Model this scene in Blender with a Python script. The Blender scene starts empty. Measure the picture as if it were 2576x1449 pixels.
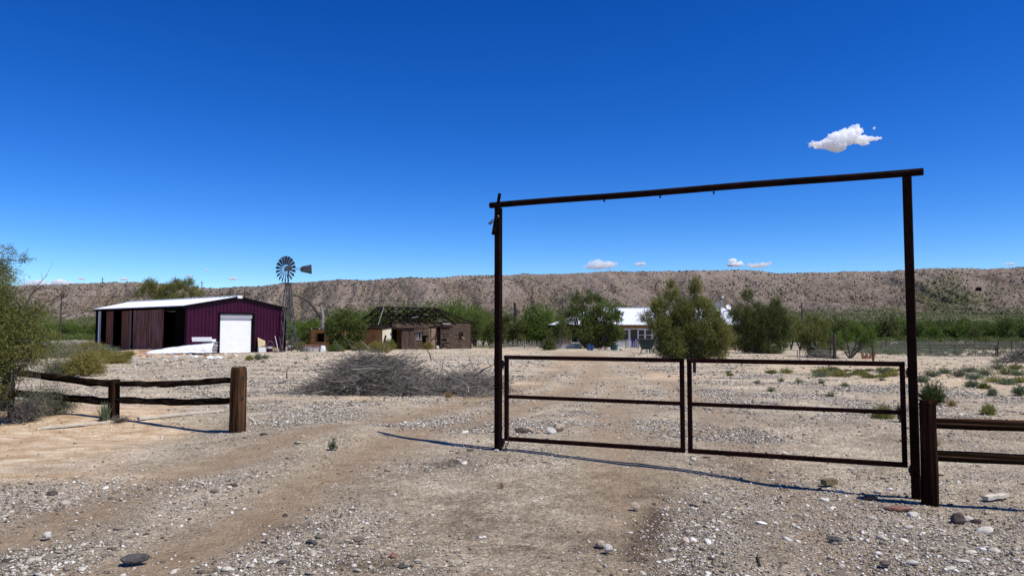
import bpy, math, random
import numpy as np
from mathutils import Vector, Matrix
SC = bpy.context.scene
COL = SC.collection

# ------------------------------------------------------------------ camera
W0, H0, F0 = 2576.0, 1449.0, 1861.0          # picture size and focal length in the units used by at()/gp()
CAMZ = 1.6
PITCH = math.radians(3.107)
cam_d = bpy.data.cameras.new("camera"); cam = bpy.data.objects.new("camera", cam_d); COL.objects.link(cam)
cam_d.sensor_width = 36.0; cam_d.lens = 36.0 * F0 / W0
cam_d.clip_start = 0.1; cam_d.clip_end = 12000
cam.location = (0, 0, CAMZ); cam.rotation_euler = (math.pi / 2 + PITCH, 0, 0)
SC.camera = cam
SC.render.resolution_x = 1024; SC.render.resolution_y = 575

# ------------------------------------------------------------------ light
SUN_EL = math.radians(59.5)
SUN_H = Vector((0.883, -0.469, 0)).normalized()
sun_dir = Vector((SUN_H.x * math.cos(SUN_EL), SUN_H.y * math.cos(SUN_EL), math.sin(SUN_EL)))
sd = bpy.data.lights.new("sun", 'SUN'); sd.energy = 5.0; sd.angle = math.radians(0.5); sd.color = (1.0, 0.955, 0.89)
sun = bpy.data.objects.new("sun", sd); COL.objects.link(sun)
sun.rotation_euler = sun_dir.to_track_quat('Z', 'Y').to_euler()
wd = bpy.data.worlds.new("World"); SC.world = wd; wd.use_nodes = True
nt = wd.node_tree; nt.nodes.clear()
wo = nt.nodes.new("ShaderNodeOutputWorld"); bg = nt.nodes.new("ShaderNodeBackground")
sky = nt.nodes.new("ShaderNodeTexSky"); sky.sky_type = 'NISHITA'; sky.sun_disc = False
sky.sun_elevation = SUN_EL; sky.sun_rotation = math.atan2(SUN_H.x, SUN_H.y)
sky.altitude = 1500; sky.air_density = 1.0; sky.dust_density = 0.0; sky.ozone_density = 6.0
hs = nt.nodes.new("ShaderNodeHueSaturation"); hs.inputs['Saturation'].default_value = 1.3; hs.inputs['Value'].default_value = 1.0
ga = nt.nodes.new("ShaderNodeGamma"); ga.inputs[1].default_value = 1.28      # deep high-desert blue
bg.inputs[1].default_value = 0.091
hs.inputs['Hue'].default_value = 0.509
nt.links.new(sky.outputs[0], hs.inputs['Color']); nt.links.new(hs.outputs[0], ga.inputs[0]); nt.links.new(ga.outputs[0], bg.inputs[0]); nt.links.new(bg.outputs[0], wo.inputs[0])
vs = SC.view_settings
vs.view_transform = 'Standard'; vs.look = 'None'; vs.gamma = 1.0; vs.exposure = 0.0; vs.use_curve_mapping = False
SC.cycles.max_bounces = 32; SC.cycles.diffuse_bounces = 4; SC.cycles.glossy_bounces = 3; SC.cycles.transmission_bounces = 6; SC.cycles.volume_bounces = 32; SC.cycles.transparent_max_bounces = 8

# ------------------------------------------------------------------ numpy noise
def _hash(ix, iy, seed):
    n = (ix.astype(np.int64) * 374761393 + iy.astype(np.int64) * 668265263 + seed * 144665) & 0x7fffffff
    n = ((n ^ (n >> 13)) * 1274126177) & 0x7fffffff
    return ((n ^ (n >> 16)) & 0xffff) / 65535.0
def vnoise(x, y, seed=0):
    x = np.asarray(x, float); y = np.asarray(y, float)
    x0 = np.floor(x); y0 = np.floor(y); fx = x - x0; fy = y - y0
    fx = fx * fx * (3 - 2 * fx); fy = fy * fy * (3 - 2 * fy)
    x0 = x0.astype(np.int64); y0 = y0.astype(np.int64)
    a = _hash(x0, y0, seed); b = _hash(x0 + 1, y0, seed); c = _hash(x0, y0 + 1, seed); d = _hash(x0 + 1, y0 + 1, seed)
    return a + (b - a) * fx + (c - a) * fy + (a - b - c + d) * fx * fy
def fbm(x, y, seed=0, oct=4):
    s = 0; a = .5; t = 0
    for i in range(oct):
        s = s + a * vnoise(x * 2 ** i, y * 2 ** i, seed + i * 17); t += a; a *= .5
    return s / t
def sm(a, b, x):
    t = np.clip((np.asarray(x, float) - a) / (b - a), 0, 1); return t * t * (3 - 2 * t)

# ------------------------------------------------------------------ terrain height
def gz(x, y):
    x = np.asarray(x, float); y = np.asarray(y, float)
    z = np.interp(y, [-50, 14, 30, 58, 75, 92, 150, 300, 600, 4000], [0, 0.0, -.12, -.42, -.55, -.72, -.95, -1.3, -2.0, -6.0])
    z = z - .17 * sm(0.5, 4.0, x) * sm(13, 9, y)
    z = z - .35 * sm(12, 26, x) * sm(28, 52, y)
    z = z + .16 * np.exp(-(((x + 2.4) / 1.5) ** 2 + ((y - 10.9) / 1.1) ** 2))
    z = z - .07 * np.exp(-(((x + 5.6) / 1.8) ** 2 + ((y - 11.3) / .8) ** 2))
    z = z + .10 * np.exp(-(((x + 8.0) / 3.0) ** 2 + ((y - 13.5) / 1.6) ** 2))
    z = z + .45 * np.exp(-(((x + 27.5) / 3.2) ** 2 + ((y - 55.5) / 2.0) ** 2))
    near = np.exp(-np.hypot(x, y) / 60.0)
    z = z + near * ((fbm(x * .35, y * .35, 3) - .5) * .10 + (fbm(x * 1.6, y * 1.6, 5) - .5) * .045)
    z = z + (1 - near) * (fbm(x * .06, y * .06, 8) - .5) * .25
    return z
def pxdir(px, py):
    u = (px - W0 / 2) / F0; v = (H0 / 2 - py) / F0
    return Vector((u, math.cos(PITCH) - v * math.sin(PITCH), math.sin(PITCH) + v * math.cos(PITCH)))
def at(px, py, Y):
    d = pxdir(px, py); t = Y / d.y
    return Vector((d.x * t, Y, CAMZ + d.z * t))
def gp(px, py):
    d = pxdir(px, py); lo = 2.0
    t = 2.0
    while t < 900:
        if CAMZ + d.z * t <= float(gz(d.x * t, d.y * t)): break
        lo = t; t *= 1.02
    hi = t
    for _ in range(20):
        m = (lo + hi) / 2
        if CAMZ + d.z * m <= float(gz(d.x * m, d.y * m)): hi = m
        else: lo = m
    return Vector((d.x * hi, d.y * hi, float(gz(d.x * hi, d.y * hi))))
def px_at(x, y, z):
    # picture x,y of a world point (only used to size things)
    cy = y * math.cos(PITCH) + (z - CAMZ) * math.sin(PITCH); cz = -y * math.sin(PITCH) + (z - CAMZ) * math.cos(PITCH)
    return W0 / 2 + F0 * x / cy, H0 / 2 - F0 * cz / cy

ORD = ['zeroth', 'first', 'second', 'third', 'fourth', 'fifth', 'sixth', 'seventh', 'eighth', 'ninth', 'tenth', 'eleventh', 'twelfth', 'thirteenth', 'fourteenth', 'fifteenth', 'sixteenth', 'seventeenth', 'eighteenth', 'nineteenth', 'twentieth']
def ordinal(n): return ORD[n] if n < 21 else ['twenty', 'thirty', 'forty', 'fifty'][n // 10 - 2] + ('-' + ORD[n % 10] if n % 10 else 'ieth').replace('tyieth', 'tieth')
def relabel(objs, what, where):
    """same-looking repeats are told apart by their order from the left"""
    for i, o in enumerate(sorted(objs, key=lambda q: q.location.x / q.location.y)): o['label'] = f"{o.get('look', what)}, {ordinal(i + 1)} from the left {where}"
# ------------------------------------------------------------------ mesh helpers
def fast_mesh(name, V, F, mat=None, smooth=False):
    V = np.ascontiguousarray(V, dtype=np.float32); F = np.ascontiguousarray(F, dtype=np.int32)
    me = bpy.data.meshes.new(name); m, k = F.shape
    me.vertices.add(len(V)); me.vertices.foreach_set("co", V.ravel())
    me.loops.add(m * k); me.loops.foreach_set("vertex_index", F.ravel())
    me.polygons.add(m); me.polygons.foreach_set("loop_start", np.arange(0, m * k, k, dtype=np.int32))
    me.update(calc_edges=True)
    if smooth: me.polygons.foreach_set("use_smooth", np.ones(m, dtype=bool))
    if mat: me.materials.append(mat)
    return me
def link(name, me, parent=None, loc=(0, 0, 0), rz=0):
    o = bpy.data.objects.new(name, me); COL.objects.link(o)
    o.location = loc; o.rotation_euler = (0, 0, rz)
    if parent: o.parent = parent
    return o
def tag(o, label, cat, group=None):
    o['label'] = label; o['category'] = cat; o['kind'] = 'thing'
    if group: o['group'] = group
    return o
def thing(name, label, cat, loc=(0, 0, 0), rz=0, group=None):
    o = bpy.data.objects.new(name, None); COL.objects.link(o); o.empty_display_size = .2
    o.location = loc; o.rotation_euler = (0, 0, rz)
    return tag(o, label, cat, group)
def copy_tree(o, parent=None):
    c = o.copy(); COL.objects.link(c)
    if parent: c.parent = parent
    for ch in o.children: copy_tree(ch, c)
    return c
class MB:
    def __init__(s): s.v = []; s.f = []
    def add(s, vs, fs):
        b = len(s.v); s.v += [tuple(p) for p in vs]; s.f += [[i + b for i in f] for f in fs]; return s
    def box(s, c, d, rot=None):
        x, y, z = d[0] / 2, d[1] / 2, d[2] / 2
        vs = [Vector((a, b, e)) for e in (-z, z) for b in (-y, y) for a in (-x, x)]
        if rot is not None: vs = [rot @ p for p in vs]
        c = Vector(c); vs = [p + c for p in vs]
        return s.add(vs, [(0, 2, 3, 1), (4, 5, 7, 6), (0, 1, 5, 4), (2, 6, 7, 3), (0, 4, 6, 2), (1, 3, 7, 5)])
    def beam(s, p0, p1, w, h, up=(0, 0, 1), bev=0):
        p0 = Vector(p0); p1 = Vector(p1); d = (p1 - p0)
        L = d.length; d.normalize(); side = d.cross(Vector(up))
        if side.length < 1e-4: side = d.cross(Vector((1, 0, 0)))
        side.normalize(); u = side.cross(d)
        if bev:
            a, b = w / 2, h / 2; c = bev
            prof = [(-a + c, -b), (a - c, -b), (a, -b + c), (a, b - c), (a - c, b), (-a + c, b), (-a, b - c), (-a, -b + c)]
        else: prof = [(-w / 2, -h / 2), (w / 2, -h / 2), (w / 2, h / 2), (-w / 2, h / 2)]
        n = len(prof); vs = [p + side * q[0] + u * q[1] for p in (p0, p1) for q in prof]
        fs = [[i, (i + 1) % n, n + (i + 1) % n, n + i] for i in range(n)] + [list(range(n))[::-1], list(range(n, 2 * n))]
        return s.add(vs, fs)
    def tube(s, pts, rad, n=6, cap=True):
        pts = [Vector(p) for p in pts]
        if not hasattr(rad, '__len__'): rad = [rad] * len(pts)
        vs = []; ref = Vector((0.13, 0.21, 1)).normalized()
        for i, p in enumerate(pts):
            d = (pts[min(i + 1, len(pts) - 1)] - pts[max(i - 1, 0)])
            if d.length < 1e-7: d = Vector((0, 0, 1))
            d.normalize(); a = d.cross(ref)
            if a.length < .1: a = d.cross(Vector((1, 0, 0)))
            a.normalize(); b = d.cross(a)
            for k in range(n):
                t = 2 * math.pi * k / n
                vs.append(p + (a * math.cos(t) + b * math.sin(t)) * rad[i])
        fs = []
        for i in range(len(pts) - 1):
            for k in range(n):
                k2 = (k + 1) % n
                fs.append([i * n + k, i * n + k2, (i + 1) * n + k2, (i + 1) * n + k])
        if cap: fs += [list(range(n))[::-1], [len(pts) * n - n + k for k in range(n)]]
        return s.add(vs, fs)
    def lathe(s, c, prof, n=16, axis=None):
        c = Vector(c); vs = []
        R = Vector((0, 0, 1)).rotation_difference(Vector(axis)).to_matrix() if axis else Matrix.Identity(3)
        for r, z in prof:
            for k in range(n):
                t = 2 * math.pi * k / n; vs.append(c + R @ Vector((r * math.cos(t), r * math.sin(t), z)))
        fs = [[i * n + k, i * n + (k + 1) % n, (i + 1) * n + (k + 1) % n, (i + 1) * n + k] for i in range(len(prof) - 1) for k in range(n)]
        return s.add(vs, fs)
    def poly(s, pts): return s.add(pts, [list(range(len(pts)))])
    def slab(s, pts, t):
        # thin prism: polygon pts extruded by vector t
        t = Vector(t); n = len(pts); pts = [Vector(p) for p in pts]
        vs = pts + [p + t for p in pts]
        return s.add(vs, [list(range(n))[::-1], list(range(n, 2 * n))] + [[i, (i + 1) % n, n + (i + 1) % n, n + i] for i in range(n)])
    def rock(s, c, r, sq, rng, sub=1, rz=0):
        import bmesh
        bm = bmesh.new(); bmesh.ops.create_icosphere(bm, subdivisions=sub + 1, radius=1)
        M = Matrix.Rotation(rz, 3, 'Z'); ph = [rng.uniform(0, 6) for _ in range(6)]
        cuts = [(Vector((rng.gauss(0, 1), rng.gauss(0, 1), rng.gauss(0, 1))).normalized(), rng.uniform(.55, .85)) for _ in range(7)]
        idx = {}; vs = []
        for i, v in enumerate(bm.verts):
            p = v.co.copy()
            for nrm, dd in cuts:
                e = p.dot(nrm) - dd
                if e > 0: p -= nrm * e
            p *= 1 + .06 * math.sin(3 * p.x + ph[0]) * math.sin(4 * p.y + ph[1]) + .04 * math.sin(7 * p.z + ph[2])
            p = Vector((p.x * r * sq[0], p.y * r * sq[1], p.z * r * sq[2])); vs.append(Vector(c) + M @ p); idx[v] = i
        fs = [[idx[v] for v in f.verts] for f in bm.faces]; bm.free()
        return s.add(vs, fs)
    def build(s, name, mat, parent=None, loc=(0, 0, 0), rz=0, smooth=False, bevel=0):
        me = bpy.data.meshes.new(name); me.from_pydata(s.v, [], s.f); me.update()
        me.materials.append(mat)
        if smooth:
            me.polygons.foreach_set("use_smooth", np.ones(len(me.polygons), dtype=bool))
        o = link(name, me, parent, loc, rz)
        return o
    def tolocal(s, loc, rz=0):
        c, n = math.cos(-rz), math.sin(-rz); L = loc
        s.v = [((x - L[0]) * c - (y - L[1]) * n, (x - L[0]) * n + (y - L[1]) * c, z - L[2]) for x, y, z in s.v]; return s

# ------------------------------------------------------------------ materials
def newmat(name):
    m = bpy.data.materials.new(name); m.use_nodes = True; nt = m.node_tree
    b = nt.nodes["Principled BSDF"]; return m, nt, b
def N(nt, typ, **kw):
    n = nt.nodes.new(typ)
    for k, v in kw.items(): setattr(n, k, v)
    return n
def ramp(nt, stops, interp='LINEAR'):
    r = nt.nodes.new("ShaderNodeValToRGB"); e = r.color_ramp; e.interpolation = interp
    while len(e.elements) < len(stops): e.elements.new(.5)
    for i, (p, c) in enumerate(stops):
        e.elements[i].position = p; e.elements[i].color = (c[0], c[1], c[2], 1)
    return r
def mixc(nt, a, b, fac, blend='MIX'):
    m = nt.nodes.new("ShaderNodeMix"); m.data_type = 'RGBA'; m.blend_type = blend
    for s, v in ((m.inputs[6], a), (m.inputs[7], b), (m.inputs[0], fac)):
        if isinstance(v, (int, float)): s.default_value = v
        elif isinstance(v, tuple): s.default_value = (v[0], v[1], v[2], 1)
        else: nt.links.new(v, s)
    return m.outputs[2]
def surf(name, c1, c2, scale=4, rough=.8, bump=.3, stretch=(1, 1, 1), metal=0, c3=None, detail=6, spec=.3, bdist=.02):
    """two or three toned weathered surface in object space, with matching relief"""
    m, nt, b = newmat(name)
    tc = N(nt, "ShaderNodeTexCoord"); mp = N(nt, "ShaderNodeMapping"); mp.inputs['Scale'].default_value = stretch
    nz = N(nt, "ShaderNodeTexNoise"); nz.inputs['Scale'].default_value = scale; nz.inputs['Detail'].default_value = detail; nz.inputs['Roughness'].default_value = .65
    nt.links.new(tc.outputs['Object'], mp.inputs[0]); nt.links.new(mp.outputs[0], nz.inputs['Vector'])
    stops = [(.32, c1), (.66, c2)] if c3 is None else [(.3, c1), (.5, c2), (.7, c3)]
    r = ramp(nt, stops); nt.links.new(nz.outputs['Fac'], r.inputs[0]); nt.links.new(r.outputs[0], b.inputs['Base Color'])
    b.inputs['Roughness'].default_value = rough; b.inputs['Metallic'].default_value = metal
    b.inputs['Specular IOR Level'].default_value = spec
    if bump:
        bp = N(nt, "ShaderNodeBump"); bp.inputs['Strength'].default_value = bump; bp.inputs['Distance'].default_value = bdist
        n2 = N(nt, "ShaderNodeTexNoise"); n2.inputs['Scale'].default_value = scale * 3; n2.inputs['Detail'].default_value = 4
        nt.links.new(mp.outputs[0], n2.inputs['Vector']); nt.links.new(n2.outputs['Fac'], bp.inputs['Height']); nt.links.new(bp.outputs[0], b.inputs['Normal'])
    return m
def leafmat(name, c1, c2, c3=None, trans=.22, clump=.8):
    m, nt, b = newmat(name)
    g = N(nt, "ShaderNodeNewGeometry"); tc = N(nt, "ShaderNodeTexCoord")
    nz = N(nt, "ShaderNodeTexNoise"); nz.inputs['Scale'].default_value = clump; nz.inputs['Detail'].default_value = 2
    nt.links.new(tc.outputs['Object'], nz.inputs['Vector'])
    ad = N(nt, "ShaderNodeMath", operation='MULTIPLY_ADD'); ad.inputs[1].default_value = .55
    sc = N(nt, "ShaderNodeMath", operation='MULTIPLY'); sc.inputs[1].default_value = .45
    nt.links.new(nz.outputs['Fac'], sc.inputs[0]); nt.links.new(g.outputs['Random Per Island'], ad.inputs[0]); nt.links.new(sc.outputs[0], ad.inputs[2])
    r = ramp(nt, [(.15, c1), (.5, c2), (.9, c3 or c2)]); nt.links.new(ad.outputs[0], r.inputs[0])
    nt.links.new(r.outputs[0], b.inputs['Base Color']); b.inputs['Roughness'].default_value = .7; b.inputs['Specular IOR Level'].default_value = .15
    tr = N(nt, "ShaderNodeBsdfTranslucent"); nt.links.new(r.outputs[0], tr.inputs['Color'])
    mx = N(nt, "ShaderNodeMixShader"); mx.inputs[0].default_value = trans
    nt.links.new(b.outputs[0], mx.inputs[1]); nt.links.new(tr.outputs[0], mx.inputs[2]); nt.links.new(mx.outputs[0], nt.nodes['Material Output'].inputs[0])
    return m
# ================================================================== GROUND
def track_mask(x, y):
    """wheel-worn sandy lanes: one sweeping in from the lower left past the gate post, one through the gate"""
    x = np.asarray(x, float); y = np.asarray(y, float)
    wob = (fbm(x * .5, y * .5, 21) - .5) * .8
    c1 = np.interp(y, [0, 4, 5.7, 8, 9.5, 12, 15.5, 22, 30, 45, 70], [-4.8, -3.7, -3.15, -2.95, -2.6, -1.7, -.5, 1.2, 2.6, 4.2, 5.0])
    t = 0
    for off, w in ((-.75, .42), (.85, .42)):
        t = np.maximum(t, np.exp(-((x - c1 - off + wob * .4) / (w * (1 + .02 * y))) ** 2))
    c2 = np.interp(y, [0, 6, 10, 16, 25, 45, 70], [1.6, 1.9, 2.3, 3.2, 4.4, 5.2, 6])
    for off, w in ((-.9, .45), (.8, .4)):
        t = np.maximum(t, .75 * np.exp(-((x - c2 - off + wob * .4) / (w * (1 + .02 * y))) ** 2))
    return t
def dirt_mask(x, y):
    n = (fbm(x * .35, y * .35, 31) - .5)
    a = sm(-3.9, -5.2, x + n * 2.6 + (y - 9) * .30) * sm(7.6, 8.6, y + n * 2 + .25 * (x + 6)) * sm(18, 14, y + n * 3)
    b = .6 * sm(.12, .3, n) * sm(9, 14, y)
    c = np.exp(-(((x + 27) / 5) ** 2 + ((y - 53) / 3.5) ** 2)) * .8
    d = .75 * sm(8, 14, x + n * 6) * sm(14, 22, y) * sm(60, 40, y)
    return np.clip(np.maximum.reduce([a, b * 1.0, c, d * .7]), 0, 1)
def stone_density(x, y):
    t = track_mask(x, y); d = dirt_mask(x, y); n = fbm(x * .8, y * .8, 41)
    s = (.14 + 1.5 * sm(.47, .68, n)) * (1 - .8 * t) * (1 - .88 * d)
    wx = np.exp(-(((x - 1.15 - .28 * (y - 4.84)) / .34) ** 2)) * sm(8.2, 7.2, y) + np.exp(-(((x - 3.0) / .8) ** 2)) * sm(12.5, 11, y) * sm(4, 5, y)
    wl = np.exp(-((y - 7.3 - .14 * (x + 5.0)) / .6) ** 2) * sm(-2.2, -3.4, x)
    cmp_ = compact(x, y)
    wm = np.exp(-((x + 2.9 - .18 * (y - 7)) / .38) ** 2) * sm(10.5, 9, y) * sm(4.5, 5.5, y)
    return np.clip(s * (1 - .85 * cmp_) + 1.5 * wx * (.5 + n) + 1.3 * wl * (.4 + n) + 1.0 * wm * n, 0.02, 3)
def compact(x, y):
    n = (fbm(x * .7, y * .7, 43) - .5) * 1.2
    return sm(-1.7, -.7, x + n) * sm(1.6, .9, x + n - .12 * (y - 5)) * sm(9.2, 8.2, y + n) + .9 * sm(1.7, 2.0, x + n) * sm(2.9, 2.5, x + n) * sm(7.2, 6.4, y)

def clusters(x, y):
    n = fbm(x * 2.2, y * 2.2, 47)
    c = 1.2 * np.exp(-(((x - 1.15 - .28 * (y - 4.84)) / .30) ** 2)) * sm(7.0, 6.3, y)
    for cx, cy, r, w in ((2.85, 6.2, .55, 1.1), (3.6, 9.4, 1.0, .8), (-1.85, 5.3, .45, .9), (-4.3, 7.7, .9, .7), (-5.6, 7.1, .8, .6), (2.3, 9.0, .35, .7), (4.6, 7.0, .5, .5), (1.1, 8.5, .5, .6), (.2, 9.3, .5, .5), (-3.2, 5.0, .5, .6), (3.4, 5.0, .5, .5)):
        c = c + w * np.exp(-((x - cx) ** 2 + ((y - cy) * 1.2) ** 2) / r ** 2)
    return c * sm(.38, .62, n)
def damp(x, y):
    n = fbm(x * 3, y * 3, 48)
    d = np.exp(-(((x - .78 - .28 * (y - 4.84)) / .15) ** 2)) * sm(7.6, 7.0, y)
    for cx, cy, rx, ry in ((-.9, 8.8, 1.0, .22), (.9, 7.4, .5, .3), (.3, 5.6, .5, .3), (-1.2, 5.2, .4, .25), (2.6, 9.2, .5, .5), (-1.6, 6.2, .5, .2)): d = d + .8 * np.exp(-((x - cx) / rx) ** 2 - ((y - cy) / ry) ** 2)
    return np.clip(d * sm(.35, .6, n), 0, 1)
def gmat():
    m, nt, b = newmat("desert_gravel")
    L = nt.links.new
    tc = N(nt, "ShaderNodeTexCoord")
    def noise(sc, det=5, ro=.6, dist=0):
        n = N(nt, "ShaderNodeTexNoise"); n.inputs['Scale'].default_value = sc; n.inputs['Detail'].default_value = det; n.inputs['Roughness'].default_value = ro
        n.inputs['Distortion'].default_value = dist; L(tc.outputs['Object'], n.inputs['Vector']); return n.outputs['Fac']
    at_d = N(nt, "ShaderNodeAttribute", attribute_name="dirt"); at_t = N(nt, "ShaderNodeAttribute", attribute_name="track"); at_r = N(nt, "ShaderNodeAttribute", attribute_name="rust"); at_g = N(nt, "ShaderNodeAttribute", attribute_name="plain")
    base = ramp(nt, [(.30, (.30, .247, .172)), (.5, (.445, .375, .27)), (.7, (.60, .52, .39))]); L(noise(.9, 8, .7), base.inputs[0])
    # grains
    vo = N(nt, "ShaderNodeTexVoronoi"); vo.inputs['Scale'].default_value = 42; L(tc.outputs['Object'], vo.inputs['Vector'])
    g1 = ramp(nt, [(0, (.30, .29, .28)), (.3, (.72, .70, .67)), (.7, (1.15, 1.13, 1.1)), (.88, (1.6, 1.6, 1.58)), (1, (2.3, 2.3, 2.3))]); L(vo.outputs['Color'], g1.inputs[0])
    v2 = N(nt, "ShaderNodeTexVoronoi"); v2.inputs['Scale'].default_value = 11; L(tc.outputs['Object'], v2.inputs['Vector'])
    g2 = ramp(nt, [(0, (.55, .53, .52)), (.5, (.95, .94, .93)), (.85, (1.1, 1.1, 1.1)), (1, (1.6, 1.6, 1.62))]); L(v2.outputs['Color'], g2.inputs[0])
    grav = mixc(nt, base.outputs[0], g1.outputs[0], .75, 'MULTIPLY'); grav = mixc(nt, grav, g2.outputs[0], .5, 'MULTIPLY')
    blot = ramp(nt, [(.36, (.66, .64, .62)), (.5, (1, 1, 1)), (.66, (1.12, 1.1, 1.06))]); L(noise(.33, 6, .75, .6), blot.inputs[0])
    grav = mixc(nt, grav, blot.outputs[0], .8, 'MULTIPLY')
    # dirt
    dr = ramp(nt, [(.3, (.33, .215, .12)), (.47, (.54, .385, .23)), (.6, (.74, .60, .41))]);
    mpd = N(nt, "ShaderNodeMapping"); mpd.inputs['Scale'].default_value = (.9, 1.7, 1); L(tc.outputs['Object'], mpd.inputs[0])
    dn = N(nt, "ShaderNodeTexNoise"); dn.inputs['Scale'].default_value = 2.0; dn.inputs['Detail'].default_value = 9; dn.inputs['Roughness'].default_value = .72; L(mpd.outputs[0], dn.inputs['Vector']); L(dn.outputs['Fac'], dr.inputs[0])
    tr = ramp(nt, [(.3, (.255, .182, .11)), (.7, (.40, .305, .198))]); L(noise(3.2, 7, .7), tr.inputs[0])
    trg = mixc(nt, tr.outputs[0], g1.outputs[0], .28, 'MULTIPLY')
    c = mixc(nt, grav, trg, at_t.outputs['Fac']); drg = mixc(nt, dr.outputs[0], g1.outputs[0], .25, 'MULTIPLY'); c = mixc(nt, c, drg, at_d.outputs['Fac'])
    at_y = N(nt, "ShaderNodeAttribute", attribute_name="pale"); at_k = N(nt, "ShaderNodeAttribute", attribute_name="packed")
    c = mixc(nt, c, (1.22, 1.23, 1.22), at_y.outputs['Fac'], 'MULTIPLY')
    pk = ramp(nt, [(.38, (.64, .62, .60)), (.52, (.94, .93, .92))]); L(noise(1.3, 7, .8, .5), pk.inputs[0]); c = mixc(nt, c, pk.outputs[0], at_k.outputs['Fac'], 'MULTIPLY')
    at_m = N(nt, "ShaderNodeAttribute", attribute_name="damp"); c = mixc(nt, c, (.42, .39, .36), at_m.outputs['Fac'], 'MULTIPLY')
    c = mixc(nt, c, (.26, .12, .06), at_r.outputs['Fac'])
    pl = ramp(nt, [(.36, (.10, .12, .05)), (.5, (.27, .23, .17)), (.62, (.40, .34, .27))]); L(noise(.22, 8, .75), pl.inputs[0])
    c = mixc(nt, c, pl.outputs[0], at_g.outputs['Fac'])
    L(c, b.inputs['Base Color']); b.inputs['Roughness'].default_value = .95; b.inputs['Specular IOR Level'].default_value = .1
    h = N(nt, "ShaderNodeMath", operation='MULTIPLY_ADD'); L(vo.outputs['Distance'], h.inputs[0]); h.inputs[1].default_value = -.6
    hn = noise(28, 8, .75); L(hn, h.inputs[2])
    bp = N(nt, "ShaderNodeBump"); bp.inputs['Strength'].default_value = 1.0; bp.inputs['Distance'].default_value = .024; L(h.outputs[0], bp.inputs['Height'])
    bp2 = N(nt, "ShaderNodeBump"); bp2.inputs['Strength'].default_value = .6; bp2.inputs['Distance'].default_value = .09; L(noise(5, 5, .65), bp2.inputs['Height']); L(bp.outputs[0], bp2.inputs['Normal'])
    L(bp2.outputs[0], b.inputs['Normal'])
    return m
def build_ground():
    r = np.concatenate([[0.0], np.linspace(.6, 3.2, 10), 3.2 * (25 / 3.2) ** (np.arange(1, 301) / 300.0), 25 * (4200 / 25) ** (np.arange(1, 191) / 190.0)])
    th = np.concatenate([np.radians(np.linspace(-43, 43, 520)), np.radians(np.linspace(43, 317, 92)[1:-1])])
    th = np.sort(th); nth = len(th)
    R, T = np.meshgrid(r[1:], th, indexing='ij')
    X = R * np.sin(T); Y = R * np.cos(T); Z = gz(X, Y)
    Z = Z - .035 * track_mask(X, Y) * sm(40, 25, R)
    V = np.stack([X.ravel(), Y.ravel(), Z.ravel()], 1); V = np.vstack([V, [[0, 0, float(gz(0, 0))]]])
    nr = len(r) - 1; i = np.arange(nr - 1)[:, None]; j = np.arange(nth)[None, :]; j2 = (j + 1) % nth
    F = np.stack([i * nth + j, i * nth + j2, (i + 1) * nth + j2, (i + 1) * nth + j], -1).reshape(-1, 4)[:, ::-1]
    jj = np.arange(nth); cap = np.stack([jj, (jj + 1) % nth, np.full(nth, len(V) - 1), np.full(nth, len(V) - 1)], 1)
    me = fast_mesh("ground", V, F, gmat(), True)
    # centre fan, under the camera
    x, y = V[:, 0], V[:, 1]
    for nm, val in (("dirt", dirt_mask(x, y)), ("pale", sm(11, 24, y) * (.6 + .8 * (fbm(x * .1, y * .1, 91) - .3))), ("packed", compact(x, y)), ("damp", damp(x, y)), ("track", track_mask(x, y) * sm(80, 50, y)),
                    ("rust", .8 * np.exp(-(((x + 26.6) / 4.0) ** 2 + ((y - 54.3) / 1.6) ** 2)) * sm(.35, .6, fbm(x * .9, y * .9, 77))),
                    ("plain", sm(95, 135, np.hypot(x, y) + 30 * (fbm(x * .03, y * .03, 9) - .5)))):
        a = me.attributes.new(nm, 'FLOAT', 'POINT'); a.data.foreach_set("value", np.asarray(val, dtype=np.float32))
    o = link("ground", me); o['kind'] = 'structure'
build_ground()

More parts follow.
